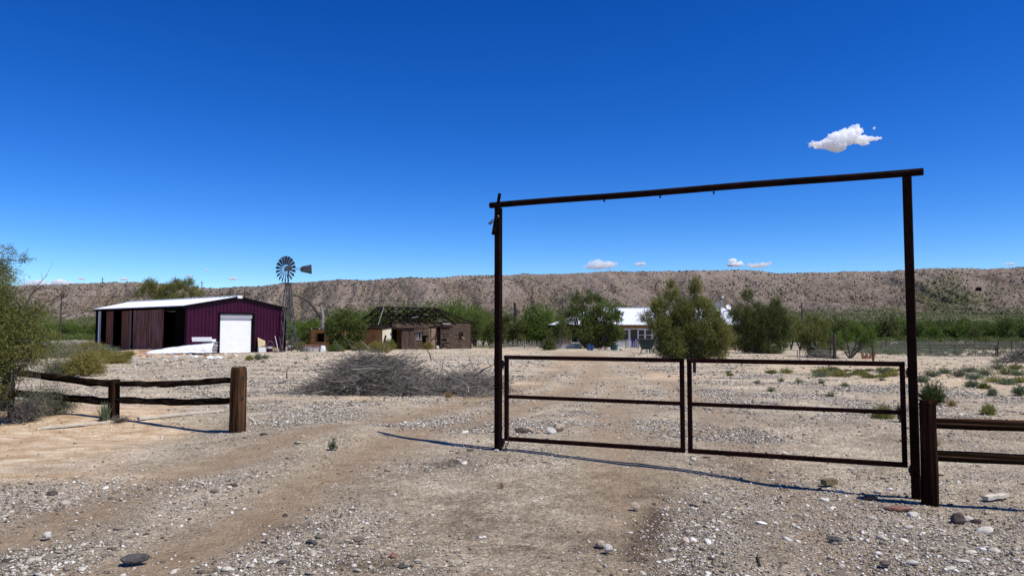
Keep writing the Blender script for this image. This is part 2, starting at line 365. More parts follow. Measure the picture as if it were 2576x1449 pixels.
# ------------------------------------------------------------------ gravel: loose stones of all sizes
def ico(sub):
    import bmesh
    bm = bmesh.new(); bmesh.ops.create_icosphere(bm, subdivisions=sub, radius=1)
    v = np.array([p.co[:] for p in bm.verts]); f = np.array([[q.index for q in p.verts] for p in bm.faces]); bm.free(); return v, f
OCT = (np.array([[1, 0, 0], [-1, 0, 0], [0, 1, 0], [0, -1, 0], [0, 0, 1], [0, 0, -1]], float),
       np.array([[0, 2, 4], [2, 1, 4], [1, 3, 4], [3, 0, 4], [2, 0, 5], [1, 2, 5], [3, 1, 5], [0, 3, 5]]))
def scatter_blobs(name, P, S, base, rs, flat, mat, jag=.28, elong=.35, drop=.15, smooth=False):
    """P (n,3) positions, S (n,) radii -> one mesh"""
    bv, bf = base; n = len(P); k = len(bv)
    v = np.broadcast_to(bv, (n, k, 3)).copy()
    v *= 1 + rs.uniform(-jag, jag, (n, k, 1))
    v[:, :, 0] *= (1 + rs.uniform(-elong, elong * 1.6, (n, 1))); v[:, :, 2] *= rs.uniform(flat[0], flat[1], (n, 1))
    a = rs.uniform(0, 6.283, n)[:, None]; ca, sa = np.cos(a), np.sin(a)
    x = v[:, :, 0] * ca - v[:, :, 1] * sa; y = v[:, :, 0] * sa + v[:, :, 1] * ca
    tl = rs.normal(0, .18, (n, 2)); z = v[:, :, 2] + x * tl[:, :1] + y * tl[:, 1:]
    v = np.stack([x, y, z], -1) * S[:, None, None]
    v += P[:, None, :]; v[:, :, 2] += (S * (flat[0] + flat[1]) * .5 * (1 - 2 * drop))[:, None] * .6
    F = (bf[None] + (np.arange(n) * k)[:, None, None]).reshape(-1, bf.shape[1])
    me = fast_mesh(name, v.reshape(-1, 3), F, mat, smooth); return me
def stonemat(name):
    m, nt, b = newmat(name)
    g = N(nt, "ShaderNodeNewGeometry")
    r = ramp(nt, [(0, (.06, .05, .038)), (.14, (.13, .108, .08)), (.28, (.22, .19, .145)), (.46, (.33, .29, .225)), (.64, (.46, .42, .335)), (.82, (.62, .59, .50)), (.94, (.82, .80, .72)), (1, (.34, .19, .12))])
    nt.links.new(g.outputs['Random Per Island'], r.inputs[0])
    tc = N(nt, "ShaderNodeTexCoord"); nz = N(nt, "ShaderNodeTexNoise"); nz.inputs['Scale'].default_value = 30; nz.inputs['Detail'].default_value = 5
    nt.links.new(tc.outputs['Object'], nz.inputs['Vector']); r2 = ramp(nt, [(.3, (.72, .70, .68)), (.7, (1.12, 1.12, 1.12))]); nt.links.new(nz.outputs['Fac'], r2.inputs[0])
    nt.links.new(mixc(nt, r.outputs[0], r2.outputs[0], 1.0, 'MULTIPLY'), b.inputs['Base Color']); b.inputs['Roughness'].default_value = .85; b.inputs['Specular IOR Level'].default_value = .2
    bp = N(nt, "ShaderNodeBump"); bp.inputs['Strength'].default_value = .4; bp.inputs['Distance'].default_value = .01; nt.links.new(nz.outputs['Fac'], bp.inputs['Height']); nt.links.new(bp.outputs[0], b.inputs['Normal'])
    return m
STONE = stonemat("river_stones")
def build_gravel():
    rs = np.random.RandomState(5)
    def pick(n, y0, y1, smin, smax, pw, umax=.80, even=1.0, dens=stone_density):
        # even in 1/y between y0 and y1: as many near the eye as the picture shows
        m = int(n * 3.2); q = rs.uniform(0, 1, m); y = 1 / (1 / y1 + (1 / y0 - 1 / y1) * q ** even); u = rs.uniform(-umax, umax, m); x = u * y
        d = dens(x, y); keep = rs.uniform(0, 1.5, m) < d; x, y = x[keep][:n], y[keep][:n]
        s = smin * (1 - rs.uniform(0, 1, len(x)) * (1 - (smin / smax) ** pw)) ** (-1 / pw)
        return np.stack([x, y, gz(x, y) - .035 * track_mask(x, y)], 1), s
    I1 = ico(1); I2 = ico(2)
    P, S = pick(1500, 4.3, 14, .013, .05, 3.2)
    me = scatter_blobs("gravel", P, S, I2, rs, (.28, .6), STONE, .17, .45); o = link("gravel", me); tag(o, "pale loose cobbles and chips strewn over the near drive", "gravel"); o['kind'] = 'stuff'
    P, S = pick(6500, 4.3, 11, .009, .04, 2.4, dens=clusters)
    me = scatter_blobs("gravel", P, S, ico(1), rs, (.25, .55), STONE, .2, .5); o = link("gravel", me); tag(o, "clustered heaps of flat white stones beside the wheel tracks", "gravel"); o['kind'] = 'stuff'
    P1, S1 = pick(120000, 4.2, 14, .0035, .020, 2.3)
    me = scatter_blobs("gravel", P1, S1, OCT, rs, (.4, .8), STONE, .25, .4); o = link("gravel", me); tag(o, "fine grey and white gravel covering the near ground", "gravel"); o['kind'] = 'stuff'
    P2, S2 = pick(90000, 11, 75, .014, .06, 1.8); S2 = S2 * np.clip(P2[:, 1] / 26, .5, 1.5)
    me = scatter_blobs("gravel", P2, S2, OCT, rs, (.35, .7), STONE, .25, .4); o = link("gravel", me); tag(o, "whitish gravel spread across the yard beyond the gate", "gravel"); o['kind'] = 'stuff'
build_gravel()

# ================================================================== HILLS
SKY = np.array([(-900, 735), (-400, 722), (-60, 720), (50, 716), (130, 716), (200, 712), (300, 708), (380, 709), (430, 714), (540, 724), (600, 720), (700, 714), (760, 708), (820, 703), (870, 701), (920, 704), (960, 700), (1010, 697), (1100, 697), (1150, 692), (1200, 692), (1290, 690), (1310, 686), (1360, 688), (1450, 686), (1550, 681), (1620, 679), (1700, 680), (1800, 679), (1860, 677), (1920, 680), (1950, 686), (2050, 683), (2150, 681), (2230, 682), (2300, 677), (2380, 673), (2440, 673), (2480, 676), (2576, 671), (2900, 668), (3600, 690)], float)
def rimY(u): return 1060 + 420 * sm(-.12, -.55, u) + 60 * (fbm(u * 9, u * 0, 51) - .5)
def hz(X, Y, chan=False):
    u = X / Y; Yr = rimY(u)
    px = W0 / 2 + F0 * u; py = np.interp(px, SKY[:, 0], SKY[:, 1]) + 1.2 * (vnoise(u * 160, u * 0, 3) - .5)
    v = (H0 / 2 - py) / F0
    zr = CAMZ + Yr * (math.sin(PITCH) + v * math.cos(PITCH)) / (math.cos(PITCH) - v * math.sin(PITCH))
    spur = fbm(X * .004, Y * .004, 52, 2)
    s = Y / Yr
    s2 = s + (spur - .5) * .09 * sm(.5, .7, s) * sm(1.0, .93, s)
    h = np.interp(s2, [.2, .32, .45, .58, .70, .80, .87, .93, .975, 1.0, 1.05, 1.6, 3], [-.10, -.05, .02, .09, .185, .31, .46, .70, .93, 1.0, .985, .9, .7])
    z = -6 + (zr + 6) * np.maximum(h + .06, 0) / 1.06
    wx = X + 55 * (fbm(X * .008, Y * .008, 60) - .5) + .35 * (Y - Yr) * 1.0
    wy = Y * .35
    r1 = 1 - np.abs(2 * vnoise(wx / 62, wy / 120, 61) - 1); r2 = 1 - np.abs(2 * vnoise(wx / 27 + 7, wy / 60, 62) - 1); r3 = 1 - np.abs(2 * vnoise(wx / 12 + 3, wy / 26, 63) - 1)
    A = np.interp(s, [0, .5, .62, .78, .9, .965, 1.0, 1.02, 1.2], [0, 0, 3, 15, 27, 18, 2.4, 1, 1])
    if chan: return np.clip((.62 * r1 ** 1.6 + .38 * r2 ** 1.8) * A / 24 * 1.5, 0, 1)
    z = z - A * (.62 * r1 ** 2.4 + .36 * r2 ** 2.2 + .18 * r3 ** 1.6)
    z = z + A * .25 * (fbm(X * .09, Y * .09, 66) - .5)
    return z
def hillmat():
    m, nt, b = newmat("eroded_hillside"); L = nt.links.new
    tc = N(nt, "ShaderNodeTexCoord")
    n1 = N(nt, "ShaderNodeTexNoise"); n1.inputs['Scale'].default_value = .02; n1.inputs['Detail'].default_value = 8; n1.inputs['Roughness'].default_value = .7; L(tc.outputs['Object'], n1.inputs['Vector'])
    r1 = ramp(nt, [(.3, (.205, .158, .124)), (.5, (.27, .215, .175)), (.7, (.325, .27, .225))]); L(n1.outputs['Fac'], r1.inputs[0])
    n2 = N(nt, "ShaderNodeTexNoise"); n2.inputs['Scale'].default_value = .35; n2.inputs['Detail'].default_value = 7; n2.inputs['Roughness'].default_value = .75; L(tc.outputs['Object'], n2.inputs['Vector'])
    r2 = ramp(nt, [(.36, (.62, .61, .59)), (.52, (1, 1, 1)), (.7, (1.18, 1.16, 1.15))]); L(n2.outputs['Fac'], r2.inputs[0])
    c = mixc(nt, r1.outputs[0], r2.outputs[0], .8, 'MULTIPLY')
    ga = N(nt, "ShaderNodeAttribute", attribute_name="green")
    gr = ramp(nt, [(.42, (.055, .062, .026)), (.56, (.19, .175, .11)), (.68, (.31, .275, .195))]); L(n2.outputs['Fac'], gr.inputs[0])
    c = mixc(nt, c, gr.outputs[0], ga.outputs['Fac'])
    ca = N(nt, "ShaderNodeAttribute", attribute_name="gully"); c = mixc(nt, c, (.74, .73, .68), ca.outputs['Fac'], 'MULTIPLY')
    L(c, b.inputs['Base Color']); b.inputs['Roughness'].default_value = .95; b.inputs['Specular IOR Level'].default_value = .05
    bp = N(nt, "ShaderNodeBump"); bp.inputs['Strength'].default_value = .8; bp.inputs['Distance'].default_value = 2.2; L(n2.outputs['Fac'], bp.inputs['Height']); L(bp.outputs[0], b.inputs['Normal'])
    return m
def green_mask(u, s):
    n = fbm(u * 7, s * 4, 71); n2 = fbm(u * 40, s * 14, 72)
    lim = .82 + (n - .5) * .4 + .03 * sm(.3, .6, u) + (n2 - .5) * .12
    return sm(lim + .05, lim - .05, s)
def build_hills():
    nu, ns = 1100, 300
    u = np.linspace(-1.15, 1.15, nu); q = np.linspace(0, 1, ns)
    s = np.interp(q, [0, .08, .25, .88, .95, 1], [.26, .40, .60, 1.02, 1.15, 2.2])
    U, S = np.meshgrid(u, s); Y = S * rimY(U); X = U * Y; Z = hz(X, Y)
    V = np.stack([X.ravel(), Y.ravel(), Z.ravel()], 1)
    i = np.arange(ns - 1)[:, None]; j = np.arange(nu - 1)[None]
    F = np.stack([i * nu + j, i * nu + j + 1, (i + 1) * nu + j + 1, (i + 1) * nu + j], -1).reshape(-1, 4)
    me = fast_mesh("hills", V, F, hillmat(), True)
    a = me.attributes.new("green", 'FLOAT', 'POINT'); a.data.foreach_set("value", green_mask(U, S).ravel().astype(np.float32))
    a = me.attributes.new("gully", 'FLOAT', 'POINT'); a.data.foreach_set("value", hz(X, Y, True).ravel().astype(np.float32))
    o = link("hills", me); o['kind'] = 'structure'
    rs = np.random.RandomState(9); n = 240000
    uu = rs.uniform(-.74, .74, n); ss = np.interp(rs.uniform(0, 1, n), [0, .25, 1], [.40, .62, 1.012]); g = green_mask(uu, ss)
    Yr = rimY(uu); y = ss * Yr; x = uu * y
    cl = fbm(x * .02, y * .02, 74)
    keep = rs.uniform(0, 1, n) < np.clip(.42 + .2 * g + .8 * (cl - .5) + .35 * (hz(x, y, True) - .3), .05, 1)
    x, y, g = x[keep], y[keep], g[keep]; z = hz(x, y) - .2
    sz = (.42 + .85 * rs.uniform(0, 1, len(x)) ** 2.4) * (1 + .35 * g) * np.clip(y / 1000, .6, 1.4)
    m = leafmat("slope_scrub", (.02, .022, .012), (.045, .05, .022), (.09, .09, .036), trans=0)
    m2 = leafmat("foothill_scrub", (.035, .044, .014), (.075, .088, .028), (.14, .15, .055), trans=0); P_ = np.stack([x, y, z], 1); k = g > .5
    for kk, mt, lab in ((~k, m, "dark desert scrub dotting the upper slopes of the long eroded escarpment"), (k, m2, "greener scrub covering the lower slopes at the foot of the hills")):
        me = scatter_blobs("scrub", P_[kk], sz[kk] * (1.05 if mt is m2 else 1), OCT, rs, (.6, 1.0), mt, .35, .2)
        o = link("hillside_scrub", me); tag(o, lab, "scrub"); o['kind'] = 'stuff'
build_hills()
# ================================================================== GATEWAY, GATES, RAIL FENCES
RNG = random.Random(11)
M_PIPE = surf("dark_painted_pipe", (.006, .004, .0035), (.014, .006, .004), scale=9, rough=.8, bump=.25, c3=(.022, .009, .007), spec=.03)
M_TUBE = surf("rusty_square_tube", (.007, .004, .0035), (.022, .008, .006), scale=7, rough=.8, bump=.3, c3=(.036, .012, .009), spec=.03)
M_RAIL = surf("old_creosoted_rail", (.004, .003, .0028), (.010, .007, .005), scale=6, rough=.9, bump=.8, stretch=(.12, 1.6, 3.2), c3=(.045, .030, .020), bdist=.02, spec=0)
M_POST = surf("weathered_timber_post", (.012, .007, .005), (.060, .030, .015), scale=6, rough=.85, bump=.9, stretch=(3.0, 3.0, .16), c3=(.17, .098, .05), bdist=.02, spec=0)
M_POSTD = surf("dark_timber_post", (.006, .004, .0035), (.018, .008, .005), scale=6, rough=.9, bump=.9, stretch=(3.0, 3.0, .16), c3=(.055, .030, .018), bdist=.02, spec=0)
M_STEEL = surf("galvanised_wire", (.10, .095, .09), (.22, .21, .20), scale=20, rough=.5, bump=0, metal=.6)
M_BLACK = surf("dark_iron", (.01, .009, .008), (.03, .022, .018), scale=12, rough=.6, bump=.2)
GL = Vector((-.18, 9.72, 0)); GD = Vector((.917, -.403, 0)).normalized()
GA = math.atan2(GD.y, GD.x)
def gline(t): return GL + GD * t
TR = 4.785
# local frame of the gate line: x along it, y away from the camera
g = thing("ranch_gateway", "tall dark steel pipe gateway of two posts and a crossbar over the drive", "gateway", (GL.x, GL.y, 0), GA)
zl = float(gz(GL.x, GL.y)); zr = float(gz(*gline(TR)[:2]))
MB().beam((0, 0, zl - .3), (0, 0, 3.185), .086, .086, up=(0, 1, 0), bev=.012).build("post", M_PIPE, g)
MB().beam((TR, 0, zr - .3), (TR, 0, 3.205), .086, .086, up=(0, 1, 0), bev=.012).build("post", M_PIPE, g)
b = MB(); pts = [(-.12 + i * (5.06) / 12, 0, 3.228 + .022 * i / 12 + .004 * math.sin(i)) for i in range(13)]
b.tube(pts, .040, 14); b.build("crossbar", M_PIPE, g, smooth=False)
MB().beam((-.035, -.09, 2.82), (.065, -.10, 3.36), .038, .02, up=(0, 1, 0)).build("brace", M_RAIL, g)
b = MB(); b.tube([(-.10, -.06, 2.99), (-.06, -.075, 3.02), (.0, -.07, 3.01), (.04, -.07, 3.06), (-.02, -.075, 3.12)], .007, 5)
b.tube([(-.12, -.05, 2.985), (-.09, -.06, 2.97), (-.05, -.07, 3.0)], .012, 5); b.build("tie_wire", M_STEEL, g)
for t in (1.45, 2.15, 2.78): MB().box((t, 0, 3.182), (.018, .012, .035)).build("hook", M_BLACK, g)

def leaf(name, label, t0, t1, hinge_left):
    p = gline(t0); L = t1 - t0
    o = thing(name, label, "gate", (p.x, p.y, 0), GA, "pair of swing gates across the drive")
    w = .051; top, mid, bot = 1.222, .715, .172
    MB().beam((0, 0, top), (L, 0, top), w, w, bev=.006).build("top_rail", M_TUBE, o)
    MB().beam((w, 0, mid), (L - w, 0, mid), w * .98, w * .86, bev=.005).build("middle_rail", M_TUBE, o)
    MB().beam((0, 0, bot), (L, 0, bot), w, w, bev=.006).build("bottom_rail", M_TUBE, o)
    for x in (w / 2, L - w / 2): MB().beam((x, 0, bot + w / 2), (x, 0, top - w / 2), w * .98, w * .98, up=(0, 1, 0), bev=.005).build("stile", M_TUBE, o)
    for z in (top - .09, bot + .02 - .07):
        b = MB(); x = -.03 if hinge_left else L + .03
        b.box((x, 0, z), (.05, .035, .045)); b.tube([(x, 0, z - .05), (x, 0, z + .05)], .016, 8)
        b.box((x + (-.015 if hinge_left else .015), 0, z - .05), (.03, .06, .03)); b.build("hinge", M_BLACK, o)
    return o
leaf("swing_gate", "shorter looking swing gate of dark rusty tube beside the left gateway post", .094, 2.41, True)
r_ = leaf("swing_gate", "nearer swing gate of dark rusty tube hung from the right gateway post", 2.446, 4.715, False)
MB().box((.085, 0, 1.14), (.03, .05, .12)).build("latch", M_BLACK, r_)
# chain hanging at the left foot
c = thing("chain", "short rusty chain dangling at the foot of the left gateway post", "chain", gline(.14) + Vector((0, 0, .02)))
b = MB(); prev = None
for i in range(8):
    z = .16 - i * .026; x = .012 * math.sin(i * 1.1) - .01 * i * .4
    pts = [(x + .011 * math.cos(a) * (1 if i % 2 else .25), -.04 + .011 * math.cos(a) * (.25 if i % 2 else 1), z + .019 * math.sin(a)) for a in np.linspace(0, 2 * math.pi, 9)]
    b.tube(pts, .0042, 5, cap=False)
b.build("links", M_BLACK, c)

def rough_rail(b, p0, p1, r, seed, n=14, sq=(1.0, .8), k=7):
    rg = random.Random(seed); p0 = Vector(p0); p1 = Vector(p1); pts = []; rad = []
    for i in range(n + 1):
        t = i / n; p = p0.lerp(p1, t); p.z += .008 * math.sin(t * 7 + seed) + rg.uniform(-.008, .008) - .02 * math.sin(math.pi * t)
        pts.append(p); rad.append(r * rg.uniform(.86, 1.14) * (.8 if i in (0, n) else 1))
    b.tube(pts, rad, k)
def post_mesh(w, h, seed, taper=.93):
    rg = random.Random(seed); vs = []; n = 8; ring = [(-.5, -.36), (-.36, -.5), (.36, -.5), (.5, -.36), (.5, .36), (.36, .5), (-.36, .5), (-.5, .36)]
    hs = [-.3, 0, h * .3, h * .6, h * .85, h * .97, h]; b = MB()
    for i, z in enumerate(hs):
        s = w * (1 - (1 - taper) * max(z, 0) / h) * (1 if i < 6 else .86)
        for x, y in ring: vs.append((x * s + rg.uniform(-.004, .004), y * s + rg.uniform(-.004, .004), z + (rg.uniform(-.008, .008) if i > 4 else 0)))
    fs = [[i * n + k, i * n + (k + 1) % n, (i + 1) * n + (k + 1) % n, (i + 1) * n + k] for i in range(len(hs) - 1) for k in range(n)] + [[(len(hs) - 1) * n + k for k in range(n)]]
    return b.add(vs, fs)
# left fence
fl = gline(-4.42); ang = GA
F = thing("rail_fence", "old dark split rail fence left of the drive, ending in a thick brown post", "fence", (0, 0, 0))
posts = [(-4.42, 1.0, .205, M_POST, 9), (-7.16, .735, .15, M_POSTD, 4), (-9.95, .90, .17, M_POSTD, 6), (-12.9, .95, .17, M_POSTD, 7)]
for t, top, w, mt, sd_ in posts:
    p = gline(t); z = float(gz(p.x, p.y)); post_mesh(w, top - z, sd_).build("post", mt, F, (p.x, p.y, z), ang + (.12 if t > -5 else .0))
def fp(t, z, off=0):
    p = gline(t) + Vector((-GD.y, GD.x, 0)) * off; return (p.x, p.y, z)
for (t0, z0_), (t1, z1_), r, sd_ in [((-4.5, .79), (-7.14, .66), .052, 1), ((-4.5, .475), (-7.14, .385), .056, 2),
                                  ((-7.10, .66), (-9.95, .80), .064, 3), ((-7.10, .37), (-9.95, .42), .066, 4),
                                  ((-9.9, .80), (-12.9, .85), .06, 5), ((-9.9, .42), (-12.9, .45), .06, 6)]:
    b = MB(); rough_rail(b, fp(t0, z0_), fp(t1, z1_), r, sd_); b.build("rail", M_RAIL, F)
p = gline(-4.42)
for z in (.835, .52): MB().box((p.x + .075, p.y - .055, z), (.03, .045, .055), Matrix.Rotation(ang + .12, 3, 'Z')).build("mortise", M_BLACK, F)
# right fence
RP = Vector((4.215, 7.56, 0))
F = thing("rail_fence", "brown split rail fence running out of the picture right of the gateway", "fence", (0, 0, 0))
for t, top, w, sd_ in [(0, .875, .152, 21), (2.75, .80, .152, 22)]:
    p = RP + GD * t; z = float(gz(p.x, p.y)); post_mesh(w, top - z, sd_, .92).build("post", M_POSTD, F, (p.x, p.y, z), ang)
M_RAIL2 = surf("brown_grained_rail", (.004, .003, .0025), (.03, .016, .009), scale=5, rough=.9, bump=1.0, stretch=(.08, 2.0, 9.0), spec=0, c3=(.20, .115, .065), bdist=.02)  # brown and black streaks are the wood's own grain
for (t0, z0_), (t1, z1_), h in [((.06, .645), (2.75, .675), .105), ((.06, .32), (2.75, .36), .10)]:
    a = RP + GD * t0 + Vector((0, 0, z0_)); c_ = RP + GD * t1 + Vector((0, 0, z1_)); b = MB(); n = 8
    loc = a; R = math.atan2(c_.y - a.y, c_.x - a.x); L = (c_ - a).to_2d().length
    rg = random.Random(t0 * 10 + z0_); vs = []; prof = [(-.03, -.5), (.03, -.5), (.045, -.2), (.04, .35), (.02, .5), (-.035, .42), (-.045, 0)]
    for i in range(n + 1):
        s = i / n
        for y, z in prof: vs.append((L * s, y, z * h * rg.uniform(.93, 1.07) + (c_.z - a.z) * s))
    m_ = len(prof); fs = [[i * m_ + k, i * m_ + (k + 1) % m_, (i + 1) * m_ + (k + 1) % m_, (i + 1) * m_ + k] for i in range(n) for k in range(m_)] + [list(range(m_))[::-1], [n * m_ + k for k in range(m_)]]
    b.add(vs, fs); b.build("rail", M_RAIL2, F, loc, R)

# ================================================================== BARN
M_PURPLE = surf("maroon_sheet_metal", (.024, .0016, .013), (.040, .003, .021), scale=.9, rough=.5, bump=.25, bdist=.05, spec=.2, c3=(.046, .005, .024), detail=8)
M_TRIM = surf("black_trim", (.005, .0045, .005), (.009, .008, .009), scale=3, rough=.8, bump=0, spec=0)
M_ROOFW = surf("white_roof_sheet", (.74, .75, .76), (.82, .83, .83), scale=.6, rough=.45, bump=.05)
M_DOORW = surf("white_roller_door", (.86, .86, .85), (.92, .92, .91), scale=2, rough=.5, bump=.05)
M_OLDP = surf("stained_metal_panel", (.045, .015, .009), (.20, .085, .06), scale=1.3, rough=.6, bump=.5, stretch=(3, 3, .35), c3=(.33, .17, .22), spec=.05)
M_OLDR = surf("rust_red_panel", (.05, .018, .010), (.20, .055, .028), scale=1.5, rough=.7, bump=.5, stretch=(3, 3, .4), c3=(.20, .11, .06))
M_CONC = surf("grey_concrete", (.30, .28, .25), (.42, .40, .37), scale=3, rough=.9, bump=.3)
BC = Vector((-25.6, 58.0, -.45)); BR = math.radians(50)
B = thing("metal_barn", "maroon metal barn with white roof and white roller door beside the windmill", "barn", BC, BR)
W, L, EH, RH = 8.9, 17.2, 3.8, 4.62; LR, LB = 21.0, 21.6      # local: x along front, y back
d0, d1, dh = 2.85, 5.8, 3.2
th = .05
def top(x): return EH + (RH - EH) * (1 - abs(x - W / 2) / (W / 2))
# front wall built of ribbed sheets around the door
b = MB()
b.slab([(0, 0, 0), (d0, 0, 0), (d0, 0, top(d0)), (0, 0, EH)], (0, th, 0))
b.slab([(d0, 0, dh), (d1, 0, dh), (d1, 0, top(d1)), (W / 2, 0, RH), (d0, 0, top(d0))], (0, th, 0))
b.slab([(d1, 0, 0), (W, 0, 0), (W, 0, EH), (d1, 0, top(d1))], (0, th, 0))
x = .15
while x < W - .05:
    z0_ = dh + .12 if d0 - .1 < x < d1 + .1 else .02
    b.box((x, -.022, (z0_ + top(x) - .22) / 2), (.035, .045, top(x) - .22 - z0_)); x += .305
b.build("front_wall", M_PURPLE, B)
b = MB(); b.slab([(W, 0, 0), (W, LB, 0), (W, LB, EH), (W, 0, EH)], (-th, 0, 0)); b.build("side_wall", M_PURPLE, B)
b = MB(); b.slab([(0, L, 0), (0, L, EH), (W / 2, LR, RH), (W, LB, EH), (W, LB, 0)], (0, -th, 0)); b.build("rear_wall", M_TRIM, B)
b = MB(); b.slab([(.0, .0, .01), (W, 0, .01), (W, LB, .01), (0, L, .01)], (0, 0, .04)); b.build("floor", surf("bare_earth_floor", (.10, .07, .05), (.16, .12, .08)), B)
# roof
def roofplane(a, c, d, e):
    b = MB(); a, c, d, e = map(Vector, (a, c, d, e)); b.slab([a, c, d, e], (0, 0, .05))
    n = int((c - a).length / .6)
    for i in range(1, n):
        t = i / n; p, q = a.lerp(c, t), e.lerp(d, t); b.beam(p + Vector((0, 0, .06)), q + Vector((0, 0, .06)), .05, .035)
    return b
roofplane((-.22, -.14, EH - .02), (-.22, L + .1, EH - .02), (W / 2, LR + .1, RH + .02), (W / 2, -.14, RH + .02)).build("roof", M_ROOFW, B)
roofplane((W + .12, -.14, EH - .0), (W + .12, LB, EH - .0), (W / 2 + .003, LR + .1, RH + .02), (W / 2 + .003, -.14, RH + .02)).build("roof", M_ROOFW, B)
b = MB(); b.beam((W / 2, -.2, RH + .10), (W / 2, LR + .2, RH + .10), .42, .06); b.box((W / 2 + .05, -.17, RH + .0), (.42, .06, .2)); b.build("ridge_cap", M_ROOFW, B)
b = MB()
b.beam((-.2, -.1, EH - .09), (W / 2 - .16, -.1, RH - .08), .10, .22); b.beam((W / 2 + .26, -.1, RH - .09), (W + .14, -.1, EH - .07), .10, .22)
b.build("rake_trim", M_TRIM, B)
b = MB(); b.beam((-.18, 0, EH - .12), (-.18, L, EH - .12), .12, .16); b.build("eave_gutter", M_TRIM, B)
MB().box((W + .02, -.03, EH / 2), (.12, .12, EH - .1)).build("corner_trim", M_TRIM, B)
MB().box((.0, -.03, EH / 2), (.12, .10, EH - .1)).build("corner_trim", M_TRIM, B)
# roller door, set back in its opening
b = MB(); z = .02
while z < dh - .12:
    b.box(((d0 + d1) / 2, .13, z + .095), (d1 - d0 - .1, .03, .182)); z += .19
b.box(((d0 + d1) / 2, .15, dh / 2), (d1 - d0 - .06, .01, dh - .06)); D_ = b.build("roller_door", M_DOORW, B)
MB().box(((d0 + d1) / 2, .10, .03), (d1 - d0 - .12, .05, .06)).build("bottom_bar", M_DOORW, D_)
b = MB()
b.box((d0 - .05, -.02, dh / 2), (.16, .10, dh)); b.box((d1 + .07, -.02, dh / 2), (.22, .10, dh)); b.box(((d0 + d1) / 2, -.02, dh + .05), (d1 - d0 + .3, .10, .12))
b.build("door_frame", M_TRIM, B)
b = MB(); b.box(((d0 + d1) / 2, .02, dh - .16), (d1 - d0 - .02, .05, .34)); b.build("door_shade_strip", surf("shade_grey", (.34, .35, .37), (.42, .43, .45)), B)  # grey strip painting the shade at the top of the door recess
MB().box((W / 2, -.35, -.05), (W + .3, .7, .14)).build("apron_slab", M_CONC, B)
# open long side
b = MB()
for (a, c_, mt) in ((3.6, 9.2, M_OLDP), (10.2, 12.2, M_OLDR), (13.7, 15.5, M_OLDR)):
    b = MB(); b.box((-.02 if mt is M_OLDP else .25, (a + c_) / 2, EH / 2 - .05), (.04, c_ - a, EH - .35)); y = a + .2
    while y < c_: b.box((-.05 if mt is M_OLDP else .22, y, EH / 2 - .05), (.03, .05, EH - .4)); y += .4
    b.build("side_panel", mt, B)
for y, w, mt in ((9.45, .09, M_STEEL), (16.1, .16, M_ROOFW), (12.9, .14, M_TRIM)):
    MB().box((-.12, y, EH / 2 - .1), (w, w, EH - .2)).build("post", mt, B)
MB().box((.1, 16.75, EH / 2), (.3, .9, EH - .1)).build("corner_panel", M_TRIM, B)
MB().box((.9, 1.9, EH / 2), (.05, 3.2, EH - .1)).build("bay_shade_panel", M_TRIM, B)  # black sheet painting the deep shade of the open bay

# ================================================================== WINDMILL
M_MILL = surf("weathered_galvanised_steel", (.05, .05, .05), (.16, .155, .15), scale=3, rough=.55, bump=.1, metal=.3)
M_BLADE = surf("dark_mill_vane", (.018, .020, .028), (.05, .052, .06), scale=2, rough=.5, bump=.1, metal=.2, c3=(.12, .12, .12))
mp = at(722, 880, 64.5); mx, my = mp.x, 64.5; mz = float(gz(mx, my))
WM = thing("windmill", "multi-bladed steel farm windmill on a slim lattice tower beside the barn", "windmill", (mx, my, mz), math.radians(38))
HUB = at(721, 678, 64.5).z - mz; PL = at(721, 713, 64.5).z - mz
hb, ht = .78, .17
def leg(k, z):
    a = math.pi / 4 + k * math.pi / 2; f = z / PL; r = (hb * (1 - f) + ht * f) * 1.25; return Vector((r * math.cos(a), r * math.sin(a), z))
for k in range(4): MB().beam(leg(k, -.1), leg(k, PL), .07, .07).build("leg", M_MILL, WM)
zs = [0.05, 1.6, 2.9, 4.0, 4.9, PL - .15]
for z in zs[1:]:
    for k in range(4): MB().beam(leg(k, z), leg((k + 1) % 4, z), .03, .03).build("girt", M_MILL, WM)
for i in range(3):
    for k in range(4):
        MB().beam(leg(k, zs[i]), leg((k + 1) % 4, zs[i + 1]), .018, .018).build("brace", M_MILL, WM); MB().beam(leg((k + 1) % 4, zs[i]), leg(k, zs[i + 1]), .018, .018).build("brace", M_MILL, WM)
b = MB(); b.box((0, 0, PL), (1.15, 1.15, .06)); b.build("platform", M_BLADE, WM)
MB().tube([(0, 0, 0), (0, 0, HUB - .25)], .025, 6).build("pump_rod", M_MILL, WM)
MB().tube([(0, 0, PL), (0, 0, HUB + .05)], .06, 8).build("mast", M_MILL, WM)
